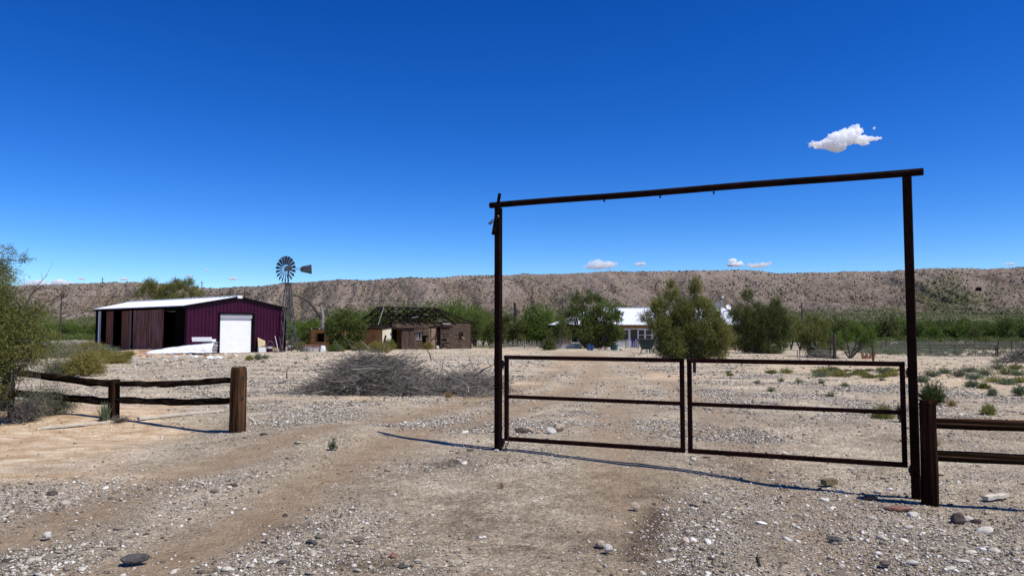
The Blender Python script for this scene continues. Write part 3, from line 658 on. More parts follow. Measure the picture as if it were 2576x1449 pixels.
# rotor head turned: axis horizontal in world heading
head = bpy.data.objects.new("rotor", None); COL.objects.link(head); head.parent = WM; head.location = (0, 0, HUB); head.rotation_euler = (0, 0, math.radians(-38 - 27))
RR = 33 / F0 * 64.5
for k in range(18):
    a = 2 * math.pi * k / 18; Rm = Matrix.Rotation(a, 3, 'Y'); b = MB()
    n = 4; vs = []
    for i in range(n + 1):
        r = RR * (.36 + .64 * i / n); w = .045 + .085 * i / n
        for sgn, yy in ((-1, -.42 * w), (0, -.05), (1, .42 * w)):
            vs.append(Rm @ Vector((sgn * w, -.35 + yy * (1 if sgn else 0) + (.03 if sgn == 0 else 0), r)))
    fs = [[i * 3 + j, i * 3 + j + 1, (i + 1) * 3 + j + 1, (i + 1) * 3 + j] for i in range(n) for j in range(2)]
    vs2 = [v + Vector((0, .012, 0)) for v in vs]; m_ = len(vs)
    b.add(vs + vs2, fs + [[q + m_ for q in f[::-1]] for f in fs])
    b.beam(Rm @ Vector((0, -.35, .08)), Rm @ Vector((0, -.35, RR * .4)), .022, .022)
    b.build("blade", M_BLADE, head)
b = MB()
for rr in (RR * .40, RR * .80): b.tube([Matrix.Rotation(2 * math.pi * k / 24, 3, 'Y') @ Vector((0, -.33, rr)) for k in range(25)], .012, 5, cap=False)
b.build("rim", M_MILL, head)
b = MB(); b.lathe((0, -.42, 0), [(0, 0), (.10, .02), (.13, .1), (.13, .45), (.09, .6), (0, .62)], 12, axis=(0, 1, 0)); b.box((0, .08, .12), (.26, .42, .3)); b.build("gearbox", M_MILL, head)
# tail
tl = bpy.data.objects.new("tail", None); COL.objects.link(tl); tl.parent = WM; tl.location = (0, 0, HUB + .05); tl.rotation_euler = (0, 0, math.radians(-38 + 14))
b = MB(); b.tube([(.1, 0, -.12), (1.15, 0, .0)], .02, 5); b.tube([(.1, 0, .12), (1.15, 0, .04)], .02, 5); b.build("tail_boom", M_MILL, tl)
b = MB(); b.slab([(1.0, 0, -.17), (1.12, 0, -.24), (2.0, 0, -.42), (1.94, 0, .42), (1.2, 0, .26), (1.0, 0, .14)], (0, .012, 0)); b.build("tail_vane", M_BLADE, tl)
# ================================================================== ADOBE SHEDS AND CHARRED RUIN
M_ADOBE = surf("orange_adobe", (.20, .095, .035), (.36, .19, .07), scale=1.4, rough=.95, bump=.4, c3=(.46, .27, .11))
M_PLAST = surf("cream_plaster", (.62, .55, .38), (.74, .68, .50), scale=1.5, rough=.9, bump=.3)
M_HOLE = surf("shade_and_hut_black", (.004, .004, .004), (.008, .007, .006), scale=3, rough=.95, bump=0, spec=.05)  # flat black painting the dark inside openings; also the hut's own black
M_CHAR = surf("charred_lumber", (.008, .006, .005), (.022, .016, .012), scale=6, rough=.8, bump=.5, c3=(.06, .045, .034), spec=.05)
M_WOOD = surf("grey_brown_siding", (.018, .012, .008), (.075, .050, .032), scale=2.4, rough=.9, bump=.9, stretch=(.35, .35, 5), c3=(.19, .14, .10))
M_WOODV = surf("dark_brown_boards", (.022, .012, .009), (.075, .042, .030), scale=2.4, rough=.9, bump=.9, stretch=(5, 5, .3), c3=(.15, .10, .075))
M_BRICK = surf("pale_brick", (.20, .11, .07), (.33, .22, .15), scale=9, rough=.9, bump=.4, c3=(.45, .33, .24))
M_WHITE = surf("white_paint", (.62, .62, .60), (.80, .80, .78), scale=5, rough=.6, bump=.15)
M_GREYW = surf("bleached_wood", (.22, .20, .17), (.42, .39, .34), scale=6, rough=.9, bump=.6, stretch=(1, 1, 4))
M_RUSTM = surf("rusted_sheet", (.10, .04, .02), (.20, .085, .04), scale=3, rough=.8, bump=.4, c3=(.33, .17, .09))
def wall_with_holes(b, L, H, holes, th=.25, y0=0, z0=-.3, x0=0, top=None):
    """rectangular wall along +x with rectangular openings (x0,x1,z0,z1), all one mesh"""
    xs = sorted({x0, L} | {h[0] for h in holes} | {h[1] for h in holes}); top = top or (lambda x: H)
    for a, c in zip(xs[:-1], xs[1:]):
        hs = sorted([(h[2], h[3]) for h in holes if h[0] <= a + 1e-6 and h[1] >= c - 1e-6]); z = z0
        for lo, hi in hs + [(None, None)]:
            if lo is None: b.slab([(a, y0, z), (c, y0, z), (c, y0, top(c)), (a, y0, top(a))], (0, th, 0))
            else:
                if lo > z + .01: b.slab([(a, y0, z), (c, y0, z), (c, y0, lo), (a, y0, lo)], (0, th, 0))
                z = hi
    return b
rg = random.Random(31)
# adobe wing: local x from far left end towards the near corner
A0 = Vector((-21.6, 79.0, 0)); A1 = Vector((-12.79, 73.0, 0)); dA = A1 - A0; LA = dA.length; aA = math.atan2(dA.y, dA.x)
zA = -.55
H_ = at(820, 829, 76).z - zA
AS = thing("adobe_shed", "low flat-roofed orange adobe shed left of the burnt wooden house", "shed", (A0.x, A0.y, zA), aA)
s1 = 3.6
b = MB(); wall_with_holes(b, s1, H_, [(1.0, 2.35, .72, 1.62)], .3)
b.slab([(0, 0, -.3), (0, 3.2, -.3), (0, 3.2, H_ - .1), (0, 0, H_)], (.3, 0, 0)); b.slab([(s1, .3, -.3), (s1, 3.2, -.3), (s1, 3.2, H_ - .1), (s1, .3, H_)], (-.3, 0, 0))
b.slab([(0.3, 3.2, -.3), (s1 - .3, 3.2, -.3), (s1 - .3, 3.2, H_ - .1), (.3, 3.2, H_ - .1)], (0, -.3, 0)); b.build("wall", M_ADOBE, AS)
w_ = MB(); w_.box((1.67, .32, 1.17), (1.34, .03, .9)); w_.build("window", M_HOLE, AS)  # black sheet painting the darkness behind the window hole
b = MB(); b.slab([(-.35, -.35, H_ + .02), (s1 + .1, -.3, H_ + .02), (s1 + .1, 3.5, H_ + .02), (-.35, 3.5, H_ + .02)], (0, 0, .09)); b.build("roof", M_CHAR, AS)
for i in range(6): MB().beam((.15 + i * .62, -.42, H_ + .06), (.15 + i * .62, .3, H_ + .06), .07, .07).build("rafter_end", M_WHITE if i in (1, 3, 4) else M_CHAR, AS)
b = MB(); b.slab([(1.2, -.2, H_ + .14), (3.7, -.2, H_ + .16), (3.9, 1.6, H_ + .30), (1.5, 1.4, H_ + .2)], (.0, 0, .03)); b.build("loose_roof_sheet", M_GREYW, AS)
# middle + right adobe with a lit plaster return
AB = thing("adobe_building", "roofless orange adobe room with a bright cream side wall joined to the burnt house", "building", (A0.x, A0.y, zA), aA)
x0 = 6.9
b = MB(); wall_with_holes(b, LA, H_, [(7.25, 7.95, 0.1, 1.35)], .3, x0=x0); b.slab([(x0, .3, -.3), (x0, 3.6, -.3), (x0, 3.6, H_), (x0, .3, H_)], (.3, 0, 0))
b.slab([(x0 + .3, 3.6, -.3), (LA - .3, 3.6, -.3), (LA - .3, 3.6, H_), (x0 + .3, 3.6, H_)], (0, -.3, 0)); b.build("wall", M_ADOBE, AB)
b = MB(); b.slab([(LA, -.003, -.3), (LA, 1.36, -.3), (LA, 1.36, H_ + .16), (LA, -.003, H_)], (.05, 0, 0)); b.build("plaster_wall", M_PLAST, AB)
MB().box((7.6, .34, .72), (.74, .03, 1.3)).build("doorway", M_HOLE, AB)  # black panel in place of the doorway's shaded inside
b = MB(); b.slab([(x0 - .3, -.3, H_ + .01), (LA + .12, -.3, H_ + .01), (LA + .12, 3.7, H_ + .42), (x0 - .3, 3.7, H_ + .42)], (0, 0, .07)); b.build("roof", M_CHAR, AB)
for i in range(9):
    x = x0 + .1 + i * .45; MB().beam((x, -.42, H_ + .12), (x + rg.uniform(-.1, .1), 3.6, H_ + .52 + rg.uniform(0, .12)), .06, .10).build("rafter", M_CHAR, AB)
MB().slab([(4.7, .35, -.1), (6.6, .2, -.1), (6.6, .35, 1.25), (4.75, .5, 1.3)], (0, .03, 0)).build("lean_to_sheet", M_RUSTM, AB)
# burnt wooden house
R0 = Vector((-12.05, 74.0, 0)); R1 = Vector((-4.54, 82.0, 0)); dR = R1 - R0; LRu = dR.length; aR = math.atan2(dR.y, dR.x)
zR = -.56; HW = 2.73; WR = 5.5; RD = 4.28
RU = thing("burnt_house", "collapsed wooden house with a charred open roof frame and grey plank walls", "house", (R0.x, R0.y, zR), aR)
def planks(b, x0, x1, z0, z1, y, holes, th=.03, hgt=.19, dx=.0):
    z = z0
    while z < z1 - .02:
        zz = min(z + hgt - .015, z1); segs = [(x0, x1)]
        for h in holes:
            if h[2] < zz and h[3] > z:
                segs = [q for s_ in segs for q in ((s_[0], min(s_[1], h[0])), (max(s_[0], h[1]), s_[1])) if q[1] - q[0] > .04]
        for a, c in segs:
            if rg.random() < .04: continue
            j = rg.uniform(-.03, .03); b.box(((a + c) / 2, y + j * .4, (z + zz) / 2), (c - a, th, zz - z), Matrix.Rotation(rg.uniform(-.004, .004), 3, 'Y'))
        z += hgt
holes = [(.0, 2.9, -.3, 2.05), (3.15, 3.75, 1.0, 1.72), (4.0, 4.5, .35, 1.2), (4.85, 6.0, -.3, 2.2), (6.0, 7.4, -.3, 2.35), (9.15, 9.75, .95, 1.68)]
b = MB(); planks(b, .1, LRu, -.1, HW, 0, holes); b.build("front_wall", M_WOOD, RU)
b = MB(); planks(b, .1, LRu, -.1, HW - .2, WR, [(2, 3, .8, 1.7), (6, 7.4, .8, 1.8)]); b.build("rear_wall", M_WOOD, RU)
b = MB()
for i in range(13):
    z = -.1 + i * .2
    b.box((LRu, WR / 2, z + .09), (.03, WR, .18))
b.build("end_wall", M_WOOD, RU)
MB().box((1.6, 1.5, 1.1), (3.0, .05, 2.5)).build("shade_black_wall", M_HOLE, RU)  # black walls added inside so the open doorway reads dark
MB().box((2.9, WR * .45, 1.1), (.06, WR * .8, 2.3)).build("shade_black_wall", M_HOLE, RU)
MB().box((LRu / 2, WR * .8, 1.15), (LRu * .96, .05, 2.3)).build("shade_black_wall", M_HOLE, RU)
for x, y in [(.05, 0), (2.95, .06), (4.8, .06), (7.45, .06), (LRu, 0), (0, WR), (LRu, WR)]:
    MB().beam((x, y, -.2), (x, y, HW), .10, .10).build("corner_stud", M_CHAR, RU)
rx0, rx1 = 0.2, 8.2
def front_r(x): return (Vector((x, -.35, HW - .12)), Vector((x, WR / 2, RD)))
k = 0; x = .3
while x < rx1 + .1:
    a, t_ = front_r(x); ex = rg.choice((0, 0, .25, .5, -.4))
    a2 = a + (t_ - a).normalized() * (-ex); b = MB(); b.beam(a2, t_, .05, .13); b.build("rafter", M_CHAR, RU)
    MB().beam((x, WR + .3, HW - .1), t_, .05, .13).build("rafter", M_CHAR, RU)
    MB().beam((x + .06, 1.2, HW + .55 * (RD - HW) * .9), (x + .06, WR - 1.2, HW + .55 * (RD - HW) * .9), .04, .10).build("collar_tie", M_CHAR, RU)
    if k % 2 == 0: MB().beam((x + .05, WR / 2, HW - .1), (x + .05, WR / 2, RD - .05), .08, .08).build("king_post", M_CHAR, RU)
    if k % 2 == 1:
        MB().beam((x, WR * .3, HW), (x + .5, WR * .5, RD - .3), .04, .08).build("strut", M_CHAR, RU); MB().beam((x + .6, WR * .7, HW), (x, WR * .5, RD - .4), .04, .08).build("strut", M_CHAR, RU)
    x += .98; k += 1
MB().beam((rx0, WR / 2, RD + .03), (rx1, WR / 2, RD + .03 + .03), .06, .16).build("ridge_beam", M_CHAR, RU)
MB().beam((0, 0, HW + .04), (LRu, 0, HW + .04), .12, .09).build("wall_plate", M_CHAR, RU)
MB().beam((0, WR, HW + .04), (LRu, WR, HW + .04), .12, .09).build("wall_plate", M_CHAR, RU)
for y in (-.3, WR * .25, WR * .5, WR * .75, WR + .3):
    MB().beam((LRu + .2, y, HW - .08), (rx1, WR / 2 + (y - WR / 2) * .12, RD), .05, .13).build("hip_rafter", M_CHAR, RU)
for x, y in ((-.3, -.3), (-.3, WR / 2), (-.3, WR + .3)): MB().beam((x - .2, y, HW - .1), (rx0 + .8, WR / 2, RD), .05, .13).build("hip_rafter", M_CHAR, RU)
b = MB()
for f in (.2, .4, .62, .82):
    for side in (-.35, WR + .35):
        y = side + (WR / 2 - side) * f; z = HW - .1 + (RD - HW + .1) * f + .08; n0 = rx0 + rg.uniform(0, 2.5); n1 = min(rx1 + (1 - f) * 2.2, n0 + rg.uniform(3, 8)); b.beam((n0, y, z), (n1, y, z), .12, .025)
b.build("roof_battens", M_CHAR, RU)
for (x, f, w, l) in ((3.6, .35, .22, .9), (5.7, .55, .2, .6), (7.0, .2, .25, 1.1), (2.1, .72, .16, .7), (6.2, .1, .2, .9), (4.6, .85, .14, .8)):
    y = -.3 + (WR / 2 + .3) * f; z = HW - .1 + (RD - HW) * f + .12; MB().box((x, y, z), (l, w, .03), Matrix.Rotation(rg.uniform(-.2, .2), 3, 'Y')).build("roof_scrap", M_GREYW, RU)
for i in range(14):
    xa = rg.uniform(.2, 8.5); ya = rg.uniform(.6, WR - .6); za = HW - .1 + rg.uniform(0, .25)
    MB().beam((xa, ya, za), (xa + rg.uniform(-1.4, 1.4), ya + rg.uniform(-1.2, 1.2), za + rg.uniform(.3, 1.0)), .05, .11).build("fallen_timber", M_CHAR, RU)
b = MB(); x = 5.2
while x < 7.2: b.beam((x, WR / 2 + .15, RD - .12 - .03 * rg.random()), (x + .02, WR + .2, HW + .02), .15, .025); x += .33
b.build("roof_sheathing", M_CHAR, RU)
# sheathing fragments low on the front slope
b = MB(); x = .5
while x < 2.9: b.beam((x, -.30, HW - .52 + rg.uniform(-.05, .05)), (x + .1, .5, HW + .05 + rg.uniform(-.1, .1)), .15, .03); x += .19
b.build("canopy_boards", M_WOODV, RU)
MB().beam((-.1, -.32, 2.10), (4.1, -.32, 2.14), .12, .08).build("door_track", M_CHAR, RU)
# sliding door
b = MB(); x = 1.15
while x < 2.75: b.box((x + .07, -.22 + rg.uniform(-.008, .008), .98), (.16, .035, 2.12 + rg.uniform(-.04, .03))); x += .178
b.build("sliding_door", M_WOODV, RU)
for (xa, xb, za, zb) in ((3.15, 3.75, 1.0, 1.72), (9.15, 9.75, .95, 1.68)):
    b = MB(); b.box(((xa + xb) / 2, -.03, zb + .03), (xb - xa + .16, .05, .07)); b.box(((xa + xb) / 2, -.03, za - .03), (xb - xa + .16, .05, .07))
    for x in (xa - .04, xb + .04, (xa * .55 + xb * .45)): b.box((x, -.03, (za + zb) / 2), (.07 if x != (xa * .55 + xb * .45) else .04, .05, zb - za + .0))
    b.build("window_frame", M_GREYW if xa < 5 else M_WOOD, RU)
MB().box((3.5, .12, 1.33), (.32, .02, .6)).build("window_board", surf("pinkish_board", (.30, .20, .16), (.42, .31, .24)), RU)
# chimney of pale brick
b = MB(); z = -.1; r_i = 0
while z < 2.15:
    x = 4.9 + (.0 if r_i % 2 else .12)
    while x < 5.95: b.box((x + .11, .12 + rg.uniform(-.006, .006), z + .045), (.215, .22, .08)); x += .235
    z += .098; r_i += 1
b.box((5.45, .16, 1.0), (1.1, .16, 2.2)); b.build("chimney", M_BRICK, RU)
MB().beam((5.15, -.03, -.1), (5.15, -.03, 2.15), .05, .04).build("pipe", M_CHAR, RU)
MB().beam((5.25, -.1, 1.05), (6.15, -.1, 1.6), .05, .09).build("fallen_plank", M_WOOD, RU)
# sagging porch box
b = MB()
for i in range(11):
    z = .15 + i * .19; s_ = .05 * math.sin(i * 1.3)
    if i in (1, 4): continue
    b.box((6.62, -.62 + s_, z), (1.15 + rg.uniform(-.1, .12), .03, .15), Matrix.Rotation(rg.uniform(-.05, .05), 3, 'Y'))
b.build("porch_front", M_WOODV, RU)
b = MB()
for i in range(9): b.beam((7.2, -.62, .15 + i * .21), (7.55, .25, .5 + i * .2 - .12 * (i % 2)), .14, .03, up=(0, 0, 1))
b.build("porch_side", M_GREYW, RU)
for (p, q) in (((6.0, -.65, -.1), (6.0, -.62, 2.25)), ((7.2, -.65, -.1), (7.2, -.62, 2.3)), ((7.55, .2, -.1), (7.55, .2, 2.3)), ((6.0, -.66, .75), (7.3, -.9, -.1)), ((7.1, -.9, -.1), (7.9, -.3, .25)), ((6.0, -.62, .35), (7.4, -.9, -.05))):
    MB().beam(p, q, .08, .08).build("porch_post", M_WOOD, RU)
b = MB(); b.slab([(5.9, -.75, 2.2), (7.7, -.75, 2.28), (7.7, .3, 2.5), (5.9, .3, 2.5)], (0, 0, .04)); b.build("porch_roof", M_CHAR, RU)
MB().tube([(7.0 - .9 * .8, -.6, 2.62), (7.35, -.62, 2.60)], .07, 8).build("roll", M_GREYW, RU)
MB().beam((-1.35, .35, 2.5), (-.35, .8, RD - .02), .05, .04).build("leaning_pole", M_GREYW, RU)
MB().beam((-1.45, 1.2, 2.2), (-1.45, 1.2, 4.0), .09, .09).build("standing_pole", M_CHAR, RU)
MB().beam((9.9, -.02, 1.0), (9.6, -.02, 1.2), .05, .05).build("window_scrap", M_WHITE, RU)

# ================================================================== RANCH HOUSE
M_STUC = surf("tan_stucco", (.26, .17, .085), (.33, .22, .12), scale=3, rough=.95, bump=.25)
M_WTRIM = surf("white_trim", (.60, .60, .60), (.70, .70, .70), scale=4, rough=.6, bump=.05)
M_GREYL = surf("pale_grey_wall", (.36, .36, .37), (.46, .46, .47), scale=3, rough=.9, bump=.1)
M_FASC = surf("rust_brown_fascia", (.20, .075, .025), (.28, .115, .04), scale=4, rough=.9, bump=.1)
M_ROOFM = surf("bright_metal_roof", (.66, .70, .73), (.80, .83, .85), scale=1.6, rough=.5, bump=.1, spec=.4)
M_BLUE = surf("blue_door_paint", (.010, .022, .24), (.018, .035, .34), scale=4, rough=.5, bump=.05)
mg, ntg, bg_ = newmat("dark_glass"); bg_.inputs['Base Color'].default_value = (.008, .009, .011, 1); bg_.inputs['Roughness'].default_value = .12; bg_.inputs['Specular IOR Level'].default_value = .35
YH = 88.0; zH = at(1590, 873, YH).z
def hx(px): return (px - W0 / 2) / F0 * YH
X0 = hx(1390); X1 = hx(1864); HX = thing("ranch_house", "low tan ranch house with bright metal hip roof and a blue front door", "house", (X0, YH, zH))
Lh = X1 - X0; DH = 10.5; EV = at(1500, 817.5, YH).z - zH; RG = at(1590, 776, YH + DH / 2).z - zH
wx0, wx1 = hx(1416) - X0, hx(1850) - X0
# openings (local x from picture x)
def lx(px): return hx(px) - X0
zz = lambda py: at(1590, py, YH).z - zH
win = [(lx(1438), lx(1457), zz(861), zz(830)), (lx(1461.5), lx(1484), zz(861), zz(830)), (lx(1543), lx(1551), zz(855), zz(830)), (lx(1553), lx(1565), zz(855), zz(830)), (lx(1567), lx(1580), zz(855), zz(830)),
       (lx(1606), lx(1620), zz(856), zz(830)), (lx(1624), lx(1638), zz(856), zz(830)), (lx(1642), lx(1652), zz(856), zz(830)), (lx(1800), lx(1820), zz(856), zz(832))]
door = (lx(1585.5), lx(1602.5), 0.06, zz(829.5))
b = MB(); wall_with_holes(b, wx1, EV - .02, win + [(door[0], door[1], -.3, door[3])], .2, x0=wx0, z0=-.3)
b.slab([(wx0, .2, -.3), (wx0, DH - .4, -.3), (wx0, DH - .4, EV - .02), (wx0, .2, EV - .02)], (.2, 0, 0)); b.slab([(wx1, .2, -.3), (wx1, DH - .4, -.3), (wx1, DH - .4, EV - .02), (wx1, .2, EV - .02)], (-.2, 0, 0))
b.slab([(wx0 + .2, DH - .4, -.3), (wx1 - .2, DH - .4, -.3), (wx1 - .2, DH - .4, EV - .02), (wx0 + .2, DH - .4, EV - .02)], (0, -.2, 0)); b.build("wall", M_STUC, HX)
MB().box(((wx0 + wx1) / 2, DH * .5, EV / 2), (wx1 - wx0 - .5, .05, EV)).build("shade_black_wall", M_HOLE, HX)  # black sheet painting the darkness of the rooms
for (a, c, lo, hi) in win:
    f = MB(); f.box(((a + c) / 2, .02, hi + .04), (c - a + .16, .1, .09)); f.box(((a + c) / 2, .02, lo - .05), (c - a + .16, .12, .11))
    for x in (a - .04, c + .04): f.box((x, .02, (lo + hi) / 2), (.09, .1, hi - lo - .002))
    if not (1551 < 1 or lx(1552) < a < lx(1581)): f.box(((a + c) / 2, .06, (lo + hi) / 2), (c - a, .04, .07))
    w_ = f.build("window", M_WTRIM, HX); MB().box(((a + c) / 2, .12, (lo + hi) / 2), (c - a, .02, hi - lo)).build("pane", mg, w_)
# lower band of painted wall, and white surrounds
b = MB(); b.box(((lx(1538) + lx(1583)) / 2, -.03, (zz(857) - .2) / 2), (lx(1583) - lx(1538), .05, zz(857) + .2)); b.box(((lx(1605) + lx(1660)) / 2, -.03, (zz(858) - .2) / 2), (lx(1660) - lx(1605), .05, zz(858) + .2)); b.build("lower_wall", M_GREYL, HX)
b = MB(); b.box(((lx(1538) + lx(1660)) / 2, -.02, zz(828) + .04), (lx(1660) - lx(1538), .06, .1)); b.box((lx(1604), -.02, 1.0), (.12, .06, 2.0)); b.box((lx(1583.6), -.03, 1.0), (.14, .08, 2.1)); b.build("porch_trim", M_WTRIM, HX)
d_ = MB().box(((door[0] + door[1]) / 2, .05, (zz(853) + .05) / 2 + .02), (door[1] - door[0] - .02, .05, zz(853) - .05)).build("door", M_BLUE, HX)
MB().box(((door[0] + door[1]) / 2, .06, (zz(853) + door[3]) / 2), (door[1] - door[0] - .06, .03, door[3] - zz(853) - .05)).build("pane", mg, d_)
MB().lathe((door[0] + .08, .0, .95), [(0, -.03), (.03, 0), (0, .03)], 8).build("handle", M_STEEL, d_)
MB().box((Lh / 2, -.28, EV - .13), (Lh - .8, .05, .16)).build("fascia", M_FASC, HX)
b = MB(); e = .0
pts = [Vector((-.1, -.6, EV)), Vector((Lh + .1, -.6, EV)), Vector((Lh + .1, DH + .2, EV)), Vector((-.1, DH + .2, EV))]
ra, rb = Vector((lx(1500) - (lx(1500) - lx(1495)), DH / 2, RG)), Vector((lx(1830), DH / 2, RG))
ra.x = (1495 - W0 / 2) / F0 * (YH + DH / 2) - X0; rb.x = (1822 - W0 / 2) / F0 * (YH + DH / 2) - X0
b.slab([pts[0], pts[1], rb, ra], (0, 0, .06)); b.slab([pts[1], pts[2], rb], (0, 0, .06)); b.slab([pts[2], pts[3], ra, rb], (0, 0, .06)); b.slab([pts[3], pts[0], ra], (0, 0, .06))
x = .3
while x < Lh:
    t_ = Vector((min(max(x, ra.x), rb.x), DH / 2, RG)); f = 1.0
    if x < ra.x: f = x / ra.x
    if x > rb.x: f = (Lh - x) / (Lh - rb.x)
    a = Vector((x, -.6, EV + .07)); b.beam(a, Vector((x, -.6 + (DH / 2 + .6) * f, EV + .07 + (RG - EV) * f)), .04, .03); x += .45
b.build("roof", M_ROOFM, HX)
b = MB(); b.beam(ra + Vector((0, 0, .09)), rb + Vector((0, 0, .09)), .3, .05); b.build("ridge_cap", M_ROOFM, HX)
b = MB(); x_ = (1816 - W0 / 2) / F0 * 93 - X0; b.tube([(x_, 5, RG - .1), (x_, 5, at(1816, 755, 93).z - zH)], .035, 6); b.lathe((x_ + .1, 5, at(1818, 747, 93).z - zH - .15), [(.02, 0), (.16, .08), (.13, .2), (0, .24)], 8)
b.build("roof_vent_pipe", M_WHITE, HX)
MB().box((x_ - .6, 5, RG + .35), (.75, .5, .9)).build("chimney", surf("dull_metal_box", (.16, .17, .17), (.24, .24, .24)), HX)
dsh = thing("satellite_dish", "round pale satellite dish standing on the right end of the house roof", "satellite dish", at(1832, 778, 92))
b = MB(); b.lathe((0, 0, .25), [(0, .0), (.18, .02), (.33, .08), (.34, .09), (.33, .095), (.18, .04), (0, .02)], 16, axis=Vector((.25, -.9, .35)).normalized()); b.build("dish", M_WHITE, dsh)
b = MB(); b.tube([(0, 0, -.5), (0, .03, 0), (0, .05, .25)], .025, 6); b.tube([(0, -.05, .05), (.1, -.42, .38)], .015, 5); b.box((.1, -.42, .38), (.07, .1, .07)); b.build("mount", M_BLACK, dsh)
# ================================================================== VEGETATION
L_MESQ = leafmat("mesquite_leaves", (.035, .062, .010), (.125, .190, .032), (.26, .33, .07))
L_MESD = leafmat("dark_tree_leaves", (.028, .044, .010), (.105, .140, .030), (.23, .275, .075))
L_OLIV = leafmat("olive_tamarisk_foliage", (.045, .05, .012), (.175, .180, .045), (.33, .33, .105))
L_OLID = leafmat("dark_olive_foliage", (.024, .032, .009), (.105, .122, .032), (.22, .235, .075))
L_YELL = leafmat("yellow_shrub_foliage", (.12, .105, .022), (.25, .215, .055), (.38, .34, .11), trans=.25)
L_GREY = leafmat("grey_green_foliage", (.085, .092, .055), (.165, .168, .10), (.26, .25, .165), trans=.25)
L_SAGE = leafmat("sage_green_foliage", (.07, .095, .045), (.17, .205, .11), (.29, .32, .20), trans=.3)
L_CREO = leafmat("creosote_leaves", (.020, .034, .008), (.055, .080, .018), (.115, .145, .032), trans=.3)
L_GRAS = leafmat("grass_blades", (.12, .13, .03), (.27, .27, .065), (.42, .40, .13), trans=.3)
L_STRW = leafmat("straw_blades", (.20, .13, .05), (.38, .27, .11), (.52, .42, .22), trans=.3)
L_DEAD = leafmat("dead_twigs", (.045, .038, .030), (.16, .14, .112), (.40, .36, .30), trans=0, clump=1.5)
M_BARK = surf("dark_bark", (.022, .018, .014), (.065, .055, .045), scale=14, rough=.95, bump=.6, stretch=(1, 1, .3), c3=(.12, .105, .09), spec=.1)
M_BARKL = surf("pale_bark", (.16, .14, .12), (.34, .31, .27), scale=14, rough=.95, bump=.5, stretch=(1, 1, .3))
def unit(v): return v / (np.linalg.norm(v, axis=-1, keepdims=True) + 1e-9)
def quads(P, D, ll, lw, rs):
    """leaf shaped quads at P pointing along D"""
    n = len(P); r = rs.normal(size=(n, 3)); s = unit(np.cross(D, r)); L_ = ll * rs.uniform(.7, 1.3, (n, 1)); W_ = lw * rs.uniform(.7, 1.3, (n, 1)) * .5
    m = P + D * L_ * .45
    V = np.stack([P, m + s * W_, P + D * L_, m - s * W_], 1).reshape(-1, 3)
    return V, np.arange(4 * n).reshape(n, 4)
def leafy(rs, clumps, n_tw, per, tl, ll, lw, up=.3, out=1.0, shell=.5, rnd=.55, drop=0, lean=(0, 0, 0)):
    C_ = np.array([c[:3] for c in clumps], float); R_ = np.array([(c[3:6] if len(c) > 5 else (c[3],) * 3) for c in clumps], float)
    w = R_.prod(1) ** .66; k = rs.choice(len(clumps), n_tw, p=w / w.sum())
    d = unit(rs.normal(size=(n_tw, 3))); rr = (shell + (1 - shell) * rs.uniform(0, 1, (n_tw, 1)) ** .6) * rs.uniform(.72, 1.08, (n_tw, 1))
    # knots: bunch the twigs so that gaps open in the crown
    kn = unit(rs.normal(size=(len(clumps) * 14, 3))); kid = rs.randint(0, 14, n_tw) + k * 14; d = unit(d * .62 + kn[kid])
    P = C_[k] + d * R_[k] * rr
    D = unit(d * out + rs.normal(size=(n_tw, 3)) * rnd + np.array([0, 0, up]) + np.array(lean))
    t = np.tile((np.arange(per) + .5) / per, (n_tw, 1)) + rs.uniform(-.04, .04, (n_tw, per)); tlv = tl * rs.uniform(.5, 1.3, (n_tw, 1, 1))
    Q = P[:, None] + D[:, None] * t[:, :, None] * tlv; Q[:, :, 2] -= drop * (t ** 2) * tlv[:, :, 0]
    LD = unit(D[:, None] * .8 + rs.normal(size=(n_tw, per, 3)) * .75)
    return quads(Q.reshape(-1, 3), LD.reshape(-1, 3), ll, lw, rs)
def limbs(rg, base, clumps, r0, sub=3, n=6, wob=.12, subr=.35, reach=.85):
    b = MB(); base = Vector(base)
    for c in clumps:
        c_ = Vector(c[:3]); L_ = (c_ - base).length; pts = []; rad = []
        sw = Vector((rg.uniform(-1, 1), rg.uniform(-1, 1), rg.uniform(-.3, .3))) * L_ * wob
        for i in range(7):
            t = i / 6; p = base.lerp(c_, t) + sw * math.sin(math.pi * t); p.z += L_ * .08 * math.sin(math.pi * t); p += Vector((rg.uniform(-1, 1), rg.uniform(-1, 1), 0)) * L_ * .015 * (i > 0)
            pts.append(p); rad.append(max(r0 * (1 - .8 * t), .004))
        b.tube(pts, rad, n)
        R = c[3] if len(c) < 6 else (c[3] + c[5]) / 2
        for s_ in range(sub):
            i0 = rg.randint(3, 6); d = Vector((rg.gauss(0, 1), rg.gauss(0, 1), rg.gauss(.4, .8))).normalized() * R * rg.uniform(.6, 1.0) * reach
            q = pts[i0]; mid = q + d * .5 + Vector((0, 0, .06 * R)); b.tube([q, mid, q + d], [rad[i0] * .7, rad[i0] * .45, .004], max(n - 2, 3))
    return b
def cl(px, py, r, Y, sx=1, sz=1):
    p = at(px, py, Y); R = r / F0 * Y; return (p.x, p.y, p.z, R * sx, R, R * sz)
